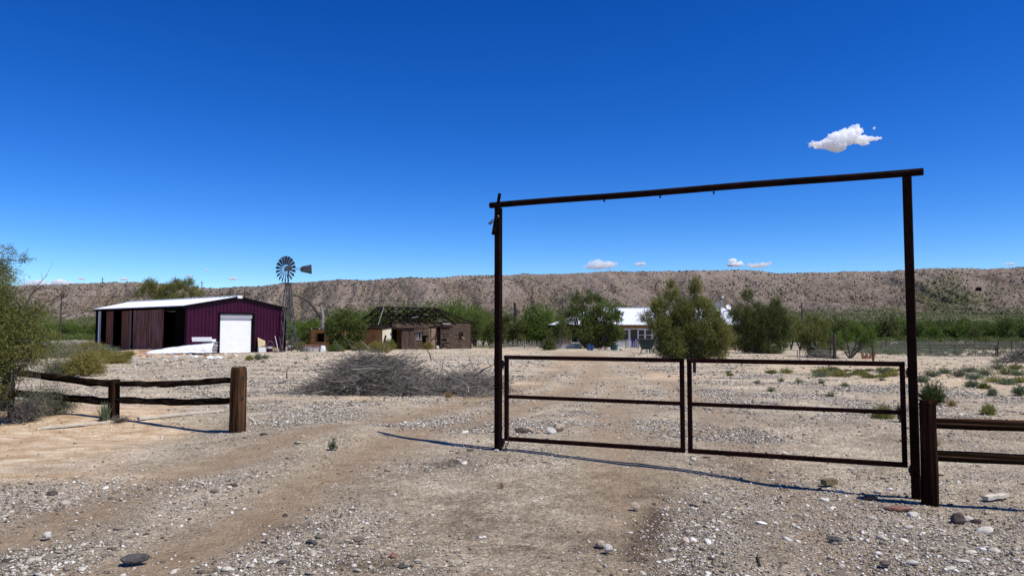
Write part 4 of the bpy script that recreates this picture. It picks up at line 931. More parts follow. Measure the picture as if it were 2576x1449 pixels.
def tree(label, cat, base, clumps, seed, n_tw, per, tl, ll, lw, mat, r0=.08, sub=3, bark=None, group=None, up=.3, drop=0, out=1.0, shell=.5, name=None, rnd=.55, lean=(0, 0, 0), yj=.5, woody=True):
    rs = np.random.RandomState(seed); rg = random.Random(seed); base = Vector(base)
    loc = []
    for c in clumps:
        R = c[3]; loc.append((c[0] - base.x, c[1] - base.y + rg.uniform(-yj, yj) * R * 1.2, c[2] - base.z) + tuple(c[3:]))
    o = thing(name or "tree", label, cat, base, 0, group)
    V, F = leafy(rs, loc, n_tw, per, tl, ll, lw, up, out, shell, rnd, drop, lean)
    link("crown", fast_mesh("crown", V, F, mat), o)
    if woody: limbs(rg, (0, 0, -.05), loc, r0, sub).build("trunk", bark or M_BARK, o)
    return o
def dome(rs, r, h, nst, per, ll, lw, spread=1.0, straight=.7, stem=.004, base_r=.12, fill=.35):
    """many stems fanning from a root with small leaves: returns leaves, stems"""
    a = rs.uniform(0, 6.283, nst); e = np.arccos(rs.uniform(0, 1, nst) ** .75) * spread
    D = np.stack([np.cos(a) * np.sin(e), np.sin(a) * np.sin(e), np.cos(e)], 1)
    Lr = rs.uniform(.6, 1.05, (nst, 1)); tip = D * np.array([r, r, h]) * Lr
    B = np.stack([np.cos(a), np.sin(a), 0 * a], 1) * base_r * r * rs.uniform(0, 1, (nst, 1))
    mid = B * .5 + tip * .5 + np.stack([0 * a, 0 * a, h * .14 * np.sin(e)], 1)
    s = unit(np.cross(tip - B, rs.normal(size=(nst, 3)))) * stem
    SV = np.stack([B - s, B + s, mid + s * .7, mid - s * .7, tip], 1).reshape(-1, 3); i5 = np.arange(nst)[:, None] * 5
    SF = np.concatenate([i5 + np.array([[0, 1, 2, 3]]), i5 + np.array([[3, 2, 4, 4]])])
    t = fill + (1 - fill) * rs.uniform(0, 1, (nst, per, 1)); P = (1 - t) ** 2 * B[:, None] + 2 * t * (1 - t) * mid[:, None] + t * t * tip[:, None] + rs.normal(size=(nst, per, 3)) * r * .03
    LD = unit(unit(tip - B)[:, None] * straight * 1.4 + rs.normal(size=(nst, per, 3)) * (1 - straight) * 1.6)
    V, F = quads(P.reshape(-1, 3), LD.reshape(-1, 3), ll, lw, rs)
    return V, F, SV, SF
def shrub(name, label, cat, p, r, h, seed, nst, per, ll, lw, mat, stemmat=None, group=None, **kw):
    rs = np.random.RandomState(seed); V, F, SV, SF = dome(rs, r, h, nst, per, ll, lw, **kw)
    o = thing(name, label, cat, p, 0, group)
    link("foliage", fast_mesh("foliage", V, F, mat), o)
    SF = SF[:nst]; link("stems", fast_mesh("stems", SV, SF, stemmat or L_DEAD), o); return o
def blades(name, label, cat, p, r, h, seed, n, mat, w=.006, group=None, upr=.6):
    rs = np.random.RandomState(seed); a = rs.uniform(0, 6.283, n); e = np.abs(rs.normal(0, upr, n)).clip(0, 1.35); L_ = h * rs.uniform(.55, 1.05, n)
    D = np.stack([np.cos(a) * np.sin(e), np.sin(a) * np.sin(e), np.cos(e)], 1); B = rs.normal(size=(n, 3)) * r * .22; B[:, 2] = 0
    m = B + D * L_[:, None] * .55; tip = B + D * L_[:, None]; tip[:, 2] -= .25 * L_ * np.sin(e) ** 2; s = unit(np.cross(D, rs.normal(size=(n, 3)))) * w
    V = np.stack([B - s, B + s, m + s * .8, m - s * .8, tip], 1).reshape(-1, 3); i5 = np.arange(n)[:, None] * 5
    F = np.concatenate([i5 + np.array([[0, 1, 2, 3]]), i5 + np.array([[3, 2, 4, 4]])])
    me = bpy.data.meshes.new(name); me.from_pydata(V.tolist(), [], [list(f[:4]) for f in F[:n]] + [list(f[:3]) for f in F[n:]]); me.materials.append(mat)
    o = link(name, me, None, p); tag(o, label, cat, group); return o

# ---- big mesquite at the left edge, in front of the fence end
bx = gp(-30, 1075); Y = bx.y + .2
cls = [cl(*c, Y) for c in [(-10, 728, 44), (-75, 705, 75), (40, 770, 46), (15, 825, 62), (78, 855, 40), (35, 880, 50), (-50, 850, 95), (105, 868, 30), (-20, 960, 62), (-90, 960, 90), (10, 900, 45), (-60, 770, 80)]]
T1 = tree("big feathery mesquite filling the left edge over the end of the rail fence", "tree", bx, cls, 1, 10500, 11, .22, .040, .0085, L_OLIV, r0=.045, sub=7, up=.15, drop=.5, shell=.35, lean=(.35, 0, 0), yj=.6)
b = MB()
def limbpx(b, pts, Y, r0, bx, sub=4, seed=0, dy=.0, subL=.25):
    rg = random.Random(seed); P = [at(px, py, Y + dy * i) - bx for i, (px, py) in enumerate(pts)]; n = len(P)
    rad = [r0 * (1 - .85 * i / (n - 1)) for i in range(n)]; b.tube(P, rad, 5)
    for s_ in range(sub):
        i = rg.randint(1, n - 2) if n > 2 else 0; d = Vector((rg.uniform(-.6, 1), rg.uniform(-1, 1), rg.uniform(-.3, 1))).normalized() * subL * rg.uniform(.5, 1.2)
        q = P[i].lerp(P[i + 1], rg.random()); b.tube([q, q + d * .5 + Vector((0, 0, .02)), q + d], [rad[i] * .5, rad[i] * .35, .002], 4)
bv = Vector(bx)
limbpx(b, [(30, 860), (55, 790), (75, 745), (90, 722), (118, 693)], Y, .022, bv, 9, 3); limbpx(b, [(20, 850), (60, 815), (95, 785), (125, 752)], Y, .018, bv, 9, 4)
limbpx(b, [(-20, 690), (-5, 665), (10, 655), (30, 643)], Y, .010, bv, 5, 5, subL=.12); limbpx(b, [(-30, 660), (0, 635), (25, 618)], Y, .008, bv, 4, 6, subL=.12)
limbpx(b, [(-20, 760), (30, 770), (52, 740), (54, 712)], Y, .012, bv, 5, 8); limbpx(b, [(0, 900), (40, 870), (90, 850), (150, 848)], Y, .012, bv, 8, 9, subL=.2)
for i in range(34):
    rg = random.Random(i + 50); x0_ = rg.uniform(-60, 60); y0_ = rg.uniform(900, 1070)
    limbpx(b, [(x0_, y0_), (x0_ + rg.uniform(5, 40), y0_ + rg.uniform(-50, 15)), (x0_ + rg.uniform(30, 80), y0_ + rg.uniform(-60, 40))], Y - .3 + rg.uniform(0, .8), rg.uniform(.005, .011), bv, 4, i, dy=rg.uniform(-.1, .1), subL=.22)
b.build("dead_limbs", L_DEAD, T1)
rs = np.random.RandomState(4)
V, F = leafy(rs, [tuple(np.array(cl(px, py, r, Y)[:3]) - np.array(bv)) + (r / F0 * Y,) for px, py, r in ((28, 645, 11), (50, 648, 9), (15, 628, 9), (-5, 668, 12), (60, 650, 6))], 120, 11, .12, .035, .008, up=0, lean=(.8, 0, .0)); link("crown", fast_mesh("crown", V, F, L_SAGE), T1)
# ---- shrubs round the fence
shrub("yellow_shrub", "round dense yellow-green bush behind the left rail fence, below the barn corner", "shrub", gp(213, 946), .86, 1.05, 21, 900, 26, .045, .016, L_YELL, fill=.5, straight=.35)
shrub("yellow_shrub", "paler yellow bush partly hidden behind the round one beside the left mesquite", "shrub", gp(228, 888), 1.5, 1.1, 22, 500, 22, .08, .03, L_YELL, fill=.5, straight=.35)
shrub("grey_shrub", "grey-green low shrub between the left mesquite and the yellow bush", "shrub", gp(150, 946), .75, .7, 23, 500, 24, .04, .014, L_GREY, fill=.4, straight=.35)
shrub("grey_shrub", "twiggy grey half-dead shrub behind the lower rail of the left fence", "shrub", gp(120, 1042), .62, .62, 24, 1300, 16, .022, .008, L_GREY, fill=.35, straight=.35, stem=.0032)
shrub("grey_shrub", "brown twiggy shrub beneath the mesquite at the left edge", "shrub", gp(60, 1060), .5, .5, 25, 900, 8, .022, .008, L_DEAD, fill=.35, straight=.35, stem=.0035)
blades("broom_plant", "stiff grey-green broom tuft at the foot of the middle fence post", "plant", gp(262, 1058), .12, .34, 26, 170, L_SAGE, w=.0045, upr=.28)
shrub("dead_shrub", "small heap of dry twigs round the base of the middle fence post", "shrub", gp(300, 1062), .26, .15, 27, 260, 3, .02, .006, L_DEAD, spread=1.0, stem=.003)
# ---- along the foot of the barn
shrub("green_shrub", "dark green weeds at the far left corner of the barn", "shrub", gp(262, 893), 1.5, .75, 28, 300, 22, .09, .035, L_SAGE, fill=.3, straight=.4)
shrub("yellow_shrub", "yellow weed beside the thin post of the barn's open side", "shrub", gp(372, 890) if False else gp(322, 896), .6, .5, 29, 200, 14, .07, .028, L_YELL, fill=.3, straight=.5)
shrub("green_shrub", "round yellow-green tuft on the gravel under the roller door", "shrub", gp(627, 906), .28, .30, 30, 260, 14, .04, .016, L_GRAS, fill=.4, straight=.5)
shrub("green_shrub", "small sage weed right of the round tuft below the roller door", "shrub", gp(649, 906), .34, .48, 31, 130, 14, .05, .018, L_SAGE, fill=.3, straight=.5)
shrub("green_shrub", "low sage weed on the gravel below the barn's right half", "shrub", gp(668, 903), .3, .33, 32, 100, 12, .05, .018, L_SAGE, fill=.3, straight=.5)
shrub("green_shrub", "dark little weed near the dug earth by the barn's front", "shrub", gp(318, 905), .4, .4, 33, 160, 12, .06, .02, L_MESD, fill=.3, straight=.5)
# ---- tall trees behind the barn roof
def band(px0, px1, tops, Y0, label, mat, seed, step=26, ybase=868, group=None, cat="tree", ll=.13, lw=.05, n_tw=620, tl=.42, name="mesquite", jy=5, dr=1.0):
    rg = random.Random(seed); x = px0; i = 0; out = []
    while x < px1:
        ty = float(np.interp(x, [t[0] for t in tops], [t[1] for t in tops])) + rg.uniform(-4, 7); Yt = Y0 + rg.uniform(-jy, jy)
        base = at(x, ybase, Yt); base.z = float(gz(base.x, base.y)); hh = (ybase - ty)
        cs = [cl(x + rg.uniform(-4, 4), ty + hh * .22, hh * .22, Yt, 1, .95), cl(x - rg.uniform(8, 15), ty + hh * .42, hh * .25, Yt), cl(x + rg.uniform(8, 15), ty + hh * .40, hh * .24, Yt), cl(x + rg.uniform(-8, 8), ty + hh * .66, hh * .28, Yt)]
        out.append(tree(label, cat, base, cs, seed * 100 + i, n_tw, 12, tl, ll, lw, mat, r0=.09, sub=2, group=group, name=name, up=.35, shell=.3)); x += step * rg.uniform(.8, 1.2); i += 1
    return out
tree("tall feathery tree showing above the middle of the barn roof", "tree", at(430, 868, 92), [cl(*c, 92) for c in [(380, 716, 14), (445, 716, 12), (478, 713, 10), (372, 727, 20), (392, 738, 22), (420, 732, 18), (442, 724, 18), (470, 722, 16), (488, 736, 16), (352, 742, 12), (508, 744, 10), (410, 760, 30), (460, 760, 30)]], 40, 4200, 12, .55, .13, .036, L_OLIV, r0=.1, up=.9, out=.6, shell=.3, yj=.3)
ruin_tops = [(730, 808), (780, 803), (830, 795), (870, 783), (900, 775), (950, 765), (1000, 762), (1050, 758), (1085, 754), (1130, 742), (1160, 746), (1200, 765), (1245, 785)]
relabel(band(735, 1250, ruin_tops, 97, "green mesquite in the thicket behind the burnt house", L_MESQ, 5, group="mesquite thicket behind the burnt house", step=20), 'bright green mesquite', 'in the taller rear row behind the ruin')
relabel(band(742, 1240, [(a, c + 26) for a, c in ruin_tops], 91, "green mesquite in the thicket behind the burnt house", L_MESD, 6, group="mesquite thicket behind the burnt house", step=34), 'dark green mesquite', 'in the lower front row behind the ruin')
relabel(band(1962, 2025, [(1960, 800), (1990, 792), (2030, 812)], 92, "olive mesquite standing in the gap right of the dark tamarisk", L_OLIV, 9, group="mesquites right of the dark tamarisk", step=24, ybase=868), 'olive mesquite', 'in the gap right of the dark tamarisk')
tree("dense green tree growing between the adobe shed and the adobe room", "tree", at(868, 879, 71.5), [cl(*c, 71.5) for c in [(845, 818, 24), (882, 800, 25), (862, 842, 28), (897, 838, 22), (838, 848, 18), (868, 866, 16), (905, 820, 14), (860, 790, 14), (830, 830, 14), (850, 862, 18), (885, 862, 18)]], 41, 3100, 12, .35, .11, .045, L_MESD, r0=.07, group=None)
# ---- trees by the house
tree("tall thin-crowned tree rising left of the house roof", "tree", at(1478, 878, 84), [cl(*c, 84) for c in [(1452, 768, 20), (1495, 762, 20), (1475, 745, 14), (1472, 790, 24), (1436, 802, 18), (1503, 792, 18), (1450, 745, 10), (1440, 832, 18), (1425, 810, 14), (1443, 795, 16), (1480, 812, 20), (1418, 824, 12)]], 42, 2500, 12, .42, .12, .045, L_MESD, r0=.13, sub=7, shell=.3)
tree("dense leafy tree in front of the house porch", "tree", at(1508, 879, 81), [cl(*c, 81) for c in [(1470, 832, 24), (1508, 826, 30), (1540, 808, 22), (1550, 836, 22), (1500, 853, 20), (1532, 854, 18), (1555, 798, 13), (1480, 805, 20), (1518, 786, 16), (1543, 788, 15), (1500, 785, 14), (1520, 868, 14), (1485, 865, 14)]], 43, 4300, 12, .36, .12, .055, L_MESD, r0=.10, sub=5, shell=.25)
tree("small pale-trunked tree inside the picket fence left of the house", "tree", at(1408, 879, 80.5), [cl(*c, 80.5) for c in [(1382, 838, 12), (1410, 830, 17), (1428, 842, 12), (1396, 850, 10), (1412, 815, 12)]], 44, 800, 12, .3, .09, .04, L_MESD, r0=.07, sub=5, bark=M_BARKL, shell=.2)
tree("bright green round tree standing left of the house", "tree", at(1352, 868, 98), [cl(*c, 98) for c in [(1342, 792, 26), (1372, 800, 26), (1322, 826, 26), (1358, 838, 32), (1394, 828, 22), (1352, 776, 14), (1340, 856, 22), (1380, 856, 22)]], 45, 4000, 12, .4, .13, .055, L_MESQ, r0=.12, sub=3, shell=.2)
tree("olive tree close behind the left gateway post", "tree", at(1290, 868, 95), [cl(*c, 95) for c in [(1285, 815, 24), (1268, 845, 22), (1304, 848, 22), (1262, 812, 16), (1305, 822, 16), (1285, 858, 20)]], 46, 2600, 12, .4, .12, .045, L_OLID, r0=.1, sub=5, shell=.25)
tree("grey-green tree between the round tree and the house's left end", "tree", at(1420, 868, 101), [cl(*c, 101) for c in [(1412, 812, 20), (1432, 822, 20), (1400, 850, 20), (1428, 850, 18), (1405, 828, 18)]], 47, 2400, 12, .4, .12, .045, L_OLID, r0=.1, sub=4, shell=.25)
tree("green tree peeking over the house roof ridge", "tree", at(1535, 868, 104), [cl(*c, 104) for c in [(1520, 772, 18), (1550, 776, 18), (1575, 782, 16), (1500, 785, 18)]], 48, 900, 12, .4, .12, .05, L_MESQ, r0=.1, sub=3, shell=.2)
shrub("round_shrub", "dark ball-shaped shrub by the picket fence left of the house", "shrub", gp(1381, 881), .95, 1.35, 49, 420, 22, .09, .035, L_OLID, fill=.45, straight=.4)
# ---- big tamarisks in the yard
def feather(label, base, spec, Y, seed, n_tw, mat, **kw):
    return tree(label, "tree", base, [cl(c[0], c[1], c[2], Y, *c[3:]) for c in spec], seed, n_tw, 12, kw.pop('tl', .42), kw.pop('ll', .085), kw.pop('lw', .017), mat, r0=kw.pop('r0', .07), sub=kw.pop('sub', 8), up=kw.pop('up', .75), out=.8, shell=.3, yj=.5, rnd=.4, **kw)
bb = gp(1738, 903); Yb = bb.y
feather("huge feathery olive tamarisk covering the middle of the house", bb, [(1688, 735, 17, .8, 1.5), (1748, 728, 15, .8, 1.6), (1664, 775, 26), (1712, 775, 28), (1765, 778, 26), (1795, 800, 22), (1648, 815, 22), (1685, 825, 34), (1735, 830, 40), (1785, 835, 32), (1815, 852, 20), (1664, 855, 18), (1790, 880, 24), (1812, 888, 16), (1690, 876, 30), (1740, 882, 30), (1665, 885, 18), (1700, 890, 22), (1770, 892, 22), (1625, 800, 12), (1820, 820, 12), (1725, 800, 30)], Yb, 50, 17000, L_OLIV, lw=.024)
bb = gp(1905, 889); Yb = bb.y
feather("wide dark green tamarisk covering the right end of the house", bb, [(1880, 748, 14, .8, 1.4), (1955, 765, 13, .8, 1.4), (1862, 785, 20), (1905, 785, 22), (1940, 790, 24), (1972, 800, 18), (1862, 820, 20), (1900, 825, 30), (1945, 830, 32), (1980, 842, 16), (1878, 862, 22), (1925, 865, 28), (1962, 868, 20), (1850, 872, 14), (1890, 880, 20), (1940, 882, 22), (1842, 800, 12), (1985, 815, 14), (1835, 850, 12), (1920, 805, 26)], Yb, 51, 14000, L_OLID, tl=.5, ll=.10, lw=.028)
bb = gp(2050, 897); Yb = bb.y
feather("smaller two-topped tamarisk right of the house yard", bb, [(2045, 808, 17, .9, 1.2), (2038, 840, 22), (2072, 825, 16), (2085, 860, 18), (2030, 872, 18), (2062, 880, 18), (2022, 852, 12), (2050, 890, 20), (2080, 890, 14)], Yb, 52, 5600, L_OLIV, tl=.38, lw=.022)
bb = gp(2138, 902); Yb = bb.y
feather("open green mesquite beside the tall dark post right of the yard", bb, [(2125, 848, 18), (2158, 838, 19), (2188, 850, 15), (2112, 872, 12), (2176, 868, 13), (2198, 868, 8)], Yb, 53, 2300, L_MESQ, tl=.3, ll=.075, lw=.02, sub=9, lean=(.3, 0, 0))
# ---- yellow shrubs by the ruin
shrub("yellow_shrub", "large yellow-green rabbitbrush in front of the cream wall", "shrub", gp(953, 886), 1.25, 1.0, 60, 700, 24, .07, .03, L_YELL, fill=.45, straight=.35)
shrub("green_shrub", "soft green shrub right behind the large rabbitbrush at the cream wall", "shrub", gp(978, 880), 1.05, 1.15, 61, 500, 22, .07, .03, L_OLIV, fill=.4, straight=.5)
shrub("yellow_shrub", "bright yellow shrub below the brick chimney of the burnt house", "shrub", gp(1077, 879), .72, .85, 62, 450, 22, .06, .026, L_YELL, fill=.4, straight=.4)
shrub("green_shrub", "low weed below the window at the burnt house's right end", "shrub", gp(1160, 877), .55, .5, 63, 120, 14, .06, .02, L_SAGE, fill=.3, straight=.5)
shrub("green_shrub", "tiny dark weed under the plank porch of the burnt house", "shrub", gp(1137, 877), .3, .4, 64, 80, 14, .06, .02, L_MESD, fill=.3, straight=.5)
for i, (px, py, r, h, mt, lab) in enumerate([(745, 872, 1.3, 1.3, L_GREY, "pale grey-green brush just right of the windmill legs"), (765, 866, 1.6, 1.7, L_GREY, "tall pale brush behind the windmill, left of the adobe shed"), (738, 850, 2.2, 2.0, L_SAGE, "green brush behind the barn's right corner"),
                                      (790, 872, 1.0, .8, L_YELL, "yellow brush against the left corner of the adobe shed"), (815, 876, 1.1, .9, L_OLIV, "olive brush in front of the adobe shed window"), (752, 880, 1.0, .8, L_OLIV, "olive weeds at the left end of the old water trough"), (770, 855, 2.6, 2.0, L_GREY, "wide pale brush in the gap between barn and adobe shed"), (725, 845, 2.6, 2.4, L_MESQ, "green brush right at the barn's rear corner"), (905, 882, .9, .8, L_OLIV, "olive bush by the doorway of the adobe room"), (845, 884, .9, .7, L_MESD, "dark low bush under the green tree by the adobe shed")]):
    shrub("brush_shrub", lab, "shrub", gp(px, py), r, h, 70 + i, 700, 22, .085, .034, mt, fill=.4, straight=.4)

# ---- right foreground plants
shrub("creosote_bush", "dark green creosote bush right of the right gateway post", "shrub", gp(2345, 1018), .36, .56, 80, 230, 60, .022, .012, L_CREO, fill=.25, straight=.3, stem=.003, base_r=.3)
shrub("creosote_bush", "thin dark creosote stems behind the right gate hinge post", "shrub", gp(2268, 1062), .13, .42, 81, 60, 40, .018, .010, L_CREO, fill=.2, straight=.3, stem=.003, base_r=.3, spread=.7)
blades("grass_tuft", "bright green grass clump seen through the right end of the gate", "grass", gp(2222, 1052), .30, .27, 82, 800, L_GRAS, w=.004, upr=.65)
blades("grass_tuft", "round dark-based yellow-green grass clump right of the gate", "grass", gp(2487, 1043), .18, .24, 83, 620, L_GRAS, w=.004, upr=.6)
blades("grass_tuft", "small yellow grass clump next to the creosote bush", "grass", gp(2395, 1022), .10, .17, 84, 260, L_STRW, w=.003, upr=.6)
blades("grass_tuft", "grey-green grass clump above the round one at right", "grass", gp(2497, 996), .16, .22, 85, 420, L_SAGE, w=.004, upr=.55)
blades("grass_tuft", "orange dry grass behind the right rail fence post", "grass", gp(2348, 1120), .13, .14, 86, 320, L_STRW, w=.003, upr=.7)
blades("grass_tuft", "tan dry tuft right of the brush pile", "grass", gp(1128, 1000), .13, .16, 87, 300, L_STRW, w=.004, upr=.5)
blades("grass_tuft", "tiny straw wisps in the wheel track left of the gateway", "grass", gp(1262, 1238) if False else gp(1262, 1228), .05, .09, 88, 40, L_STRW, w=.002, upr=.5)
shrub("weed", "lone small blue-green weed on the drive left of the gateway", "weed", gp(836, 1130), .06, .17, 89, 30, 22, .022, .010, L_SAGE, fill=.2, straight=.4, stem=.0015)
shrub("weed", "green weed cut by the right edge of the picture", "weed", gp(2566, 995), .2, .3, 90, 120, 22, .03, .012, L_SAGE, fill=.3)
rg = random.Random(8); ewl = []; swl = []; twl = []
LK = {L_SAGE.name: 'sage-green weed', L_OLIV.name: 'olive weed', L_GRAS.name: 'yellow-green weed', L_GREY.name: 'greyish weed', L_YELL.name: 'yellow weed'}
weeds = [(2445, 975, .30, L_SAGE), (2475, 978, .22, L_OLIV), (2452, 955, .5, L_SAGE), (2505, 962, .45, L_GRAS), (2535, 968, .35, L_SAGE), (2480, 945, .55, L_SAGE), (2530, 943, .5, L_OLIV), (2565, 962, .35, L_GRAS), (2560, 945, .45, L_SAGE), (2412, 948, .4, L_GREY), (2440, 936, .5, L_GREY), (2510, 930, .5, L_SAGE), (2555, 930, .45, L_OLIV), (2375, 940, .35, L_SAGE), (2345, 948, .45, L_SAGE), (2320, 962, .35, L_SAGE)]
for i, (px, py, r, mt) in enumerate(weeds):
    ewl.append(shrub("weed", LK[mt.name], "weed", gp(px, py), r * rg.uniform(.8, 1.15), r * rg.uniform(.45, .85), 100 + i, 150, 11, .038, .015, mt, group="weeds at the right edge", fill=.25, straight=.6)); ewl[-1]['look'] = LK[mt.name]
relabel(ewl, '', 'in the weed patch at the right edge')
for i in range(34):
    px = rg.choice((rg.uniform(1980, 2260), rg.uniform(2050, 2250), rg.uniform(1810, 2250))); py = rg.gauss(940, 6)
    r = rg.uniform(.13, .36); mt = rg.choice((L_GRAS, L_GRAS, L_OLIV, L_SAGE, L_YELL))
    swl.append(shrub("weed", LK[mt.name], "weed", gp(px, py), r * rg.uniform(.9, 1.4), r * rg.uniform(.4, .8), 200 + i, 130, 10, .045, .016, mt, group="weed strip behind the right gate", fill=.2, straight=.65)); swl[-1]['look'] = LK[mt.name]
relabel(swl, '', 'in the strip of weeds behind the right gate')
for i, (px, py) in enumerate([(2218, 958), (1905, 965), (1965, 960), (2010, 962), (2068, 965), (2125, 972), (1832, 940), (744, 915), (662, 912), (770, 905), (2285, 950), (2090, 998), (1940, 985)]):
    twl.append(shrub("weed", "tiny blue-green weed", "weed", gp(px, py), .16, .14, 260 + i, 40, 9, .035, .012, L_SAGE, group="tiny weeds on the yard", fill=.2, straight=.6))
relabel(twl, 'tiny blue-green weed', 'of those scattered over the yard')

# ---- brush pile
def brush_pile(label, cx, cy, sx, sy, hfun, n, seed, tw=(.6, 2.0), rad=(.006, .016), nb=16):
    rg = random.Random(seed); rs = np.random.RandomState(seed); z0_ = float(gz(cx, cy)); o = thing("brush_pile", label, "brush pile", (cx, cy, z0_))
    b = MB()
    def one(b, x, y, h, L_, r, n_=4, k=5, flat=.5, es=.42):
        a = rg.gauss(0, .9) + (math.pi if rg.random() < .5 else 0); d = Vector((math.cos(a), math.sin(a) * .8, 0))
        p = Vector((x, y, h)); pts = []; cur = rg.uniform(-.9, .9); el = rg.gauss(.05, es)
        for i in range(k + 1):
            t = i / k - .5; q = p + d * L_ * t + Vector((-d.y, d.x, 0)) * cur * L_ * (t * t) ; q.z = h + L_ * t * el - L_ * .25 * (t + .1) ** 2 * flat + rg.uniform(-.012, .012)
            q += Vector((rg.uniform(-1, 1), rg.uniform(-1, 1), rg.uniform(-1, 1))) * L_ * .018
            q.z = max(q.z, .01); pts.append(q)
        b.tube(pts, [r * (1 - .75 * i / k) for i in range(k + 1)], n_, cap=False)
    for i in range(n):
        x = rg.gauss(0, .42) * sx if rg.random() < .75 else rg.uniform(-1, 1) * sx; y = rg.uniform(-1, 1) * sy
        H = hfun(x / sx) * max(0, 1 - (y / sy) ** 2) ** .5
        if H < .05: continue
        one(b, x, y, H * rg.uniform(.1, 1) ** .6, rg.uniform(*tw), rg.uniform(*rad))
    b.build("twigs", L_DEAD, o)
    for i in range(nb):
        b = MB(); x = rg.uniform(-.9, .9) * sx; H = hfun(x / sx); one(b, x, -sy * rg.uniform(.2, .9), H * rg.uniform(.3, .8), rg.uniform(.9, 1.9), rg.uniform(.012, .024), 6, 7, .3, .10); b.build("branch", M_BARKL if i % 3 else M_BARK, o)
    return o
def hf(u): return 0.84 * math.exp(-((u + .20) / .40) ** 4) + .38 * math.exp(-((u - .72) / .32) ** 4) + .10 * math.exp(-(u / 1.0) ** 6)
pc = at(990, 940, 19.0); BP = brush_pile("large heap of grey dead branches left of the gateway", pc.x, 19.0, 2.75, 1.15, hf, 5200, 3, tw=(.35, 1.25), rad=(.003, .0085), nb=30)
b = MB(); o3 = Vector((pc.x, 19.0, float(gz(pc.x, 19.0))))
for pts in ([(1190, 948), (1225, 925), (1243, 918), (1244, 895), (1252, 868)], [(700, 965), (722, 958), (738, 952)], [(722, 952), (721, 935), (725, 925)], [(1085, 905), (1080, 888), (1072, 880)]):
    limbpx(b, pts, 18.9, .02, o3, 3, 1, subL=.15)
b.build("branch", M_BARK, BP)
pr = gp(2545, 912); brush_pile("dark heap of brush at the far right edge by the farm gate", pr.x + .9, pr.y, 2.3, 1.0, lambda u: .85 * math.exp(-((u - .2) / .6) ** 2), 500, 5, rad=(.012, .03), nb=5)
pq = gp(2066, 900); brush_pile("dark dead brush heaped under the smaller tamarisk, left of the tall post", pq.x, pq.y, 1.15, .7, lambda u: .62 * math.exp(-(u / .7) ** 2), 420, 6, tw=(.4, 1.2), rad=(.008, .02), nb=3)
shrub("yellow_shrub", "mustard-coloured bush at the foot of the bank below the barn's left end", "shrub", gp(292, 915), .8, .6, 130, 420, 22, .06, .022, L_YELL, fill=.4, straight=.4)
shrub("yellow_shrub", "yellow-green bush between the round dense one and the barn's left corner", "shrub", gp(258, 905), 1.0, .8, 131, 480, 22, .06, .022, L_YELL, fill=.4, straight=.4)
# fallen dead branches in the yard seen over the gate
o_ = thing("dead_branch", "forked dead branch lying in the yard behind the right gate", "branch", gp(1880, 918)); b = MB()
limbpx(b, [(1862, 920), (1872, 910), (1895, 912), (1915, 920)], gp(1880, 918).y, .035, gp(1880, 918), 5, 2, subL=.5); b.build("limb", M_BARK, o_)

# ---- dead tree behind the adobe sheds
dt = at(811, 870, 86); dt.z = float(gz(dt.x, dt.y)); DT = thing("dead_tree", "bare dead tree with one long limb arching left toward the windmill", "tree", dt)
b = MB(); P = lambda q: [at(px, py, 86) - dt for px, py in q]
b.tube([Vector((0, 0, -.1))] + P([(813, 840), (811, 815), (812, 795), (809, 775)]), [.26, .24, .24, .20, .10], 8); b.build("trunk", M_BARKL, DT)
b = MB(); b.tube(P([(810, 800), (800, 790), (790, 775), (780, 762), (765, 752), (748, 745), (732, 742)]), [.24, .2, .17, .14, .11, .08, .04], 7); b.build("limb", M_BARK, DT)
b = MB()
for q, r in (([(780, 762), (775, 775), (785, 790), (800, 797)], .06), ([(748, 745), (742, 735), (735, 732)], .04), ([(732, 742), (720, 746), (712, 750)], .03), ([(800, 797), (785, 800), (770, 810), (755, 810)], .07), ([(765, 752), (750, 738), (740, 735)], .03), ([(742, 735), (741, 728)], .02)): b.tube(P(q), [r * (1 - .7 * i / (len(q) - 1)) for i in range(len(q))], 5)
b.build("branches", M_BARKL, DT)

# ---- mesquites and brush out on the plain
protos = []
for v in range(5):
    rs = np.random.RandomState(300 + v); rg = random.Random(300 + v); R = rg.uniform(1.7, 2.3); H = 3.6
    cs = [(rg.uniform(-1, 1) * R * .75, rg.uniform(-1, 1) * R * .75, rg.uniform(.38, .8) * H, rg.uniform(.8, 1.25)) for _ in range(7)] + [(rg.uniform(-1, 1) * R, rg.uniform(-1, 1) * R, .25 * H, 1.0) for _ in range(4)]
    V, F = leafy(rs, cs, 900, 9, .5, .20, .085, up=.4, shell=.3)
    protos.append((fast_mesh("crown", V, F, (L_MESQ, L_MESD, L_MESQ, L_MESD, L_OLID)[v]), limbs(rg, (0, 0, -.05), cs, .07, 1, 4)))
P0 = []
for cr, lb in protos:
    o = thing("mesquite", "green mesquite in the wide thicket on the plain below the hills", "tree", (0, 0, -500), 0, "mesquites on the plain"); link("crown", cr, o); lb.build("trunk", M_BARK, o); P0.append(o)
used = [False] * 5
def put(i, x, y, s, rz):
    if used[i]: o = copy_tree(P0[i])
    else: o = P0[i]; used[i] = True
    o.location = (x, y, float(gz(x, y))); o.rotation_euler = (0, 0, rz); o.scale = (s, s, s * random.Random(int(x * 7)).uniform(.75, 1.05))
rg = random.Random(77); cnt = 0
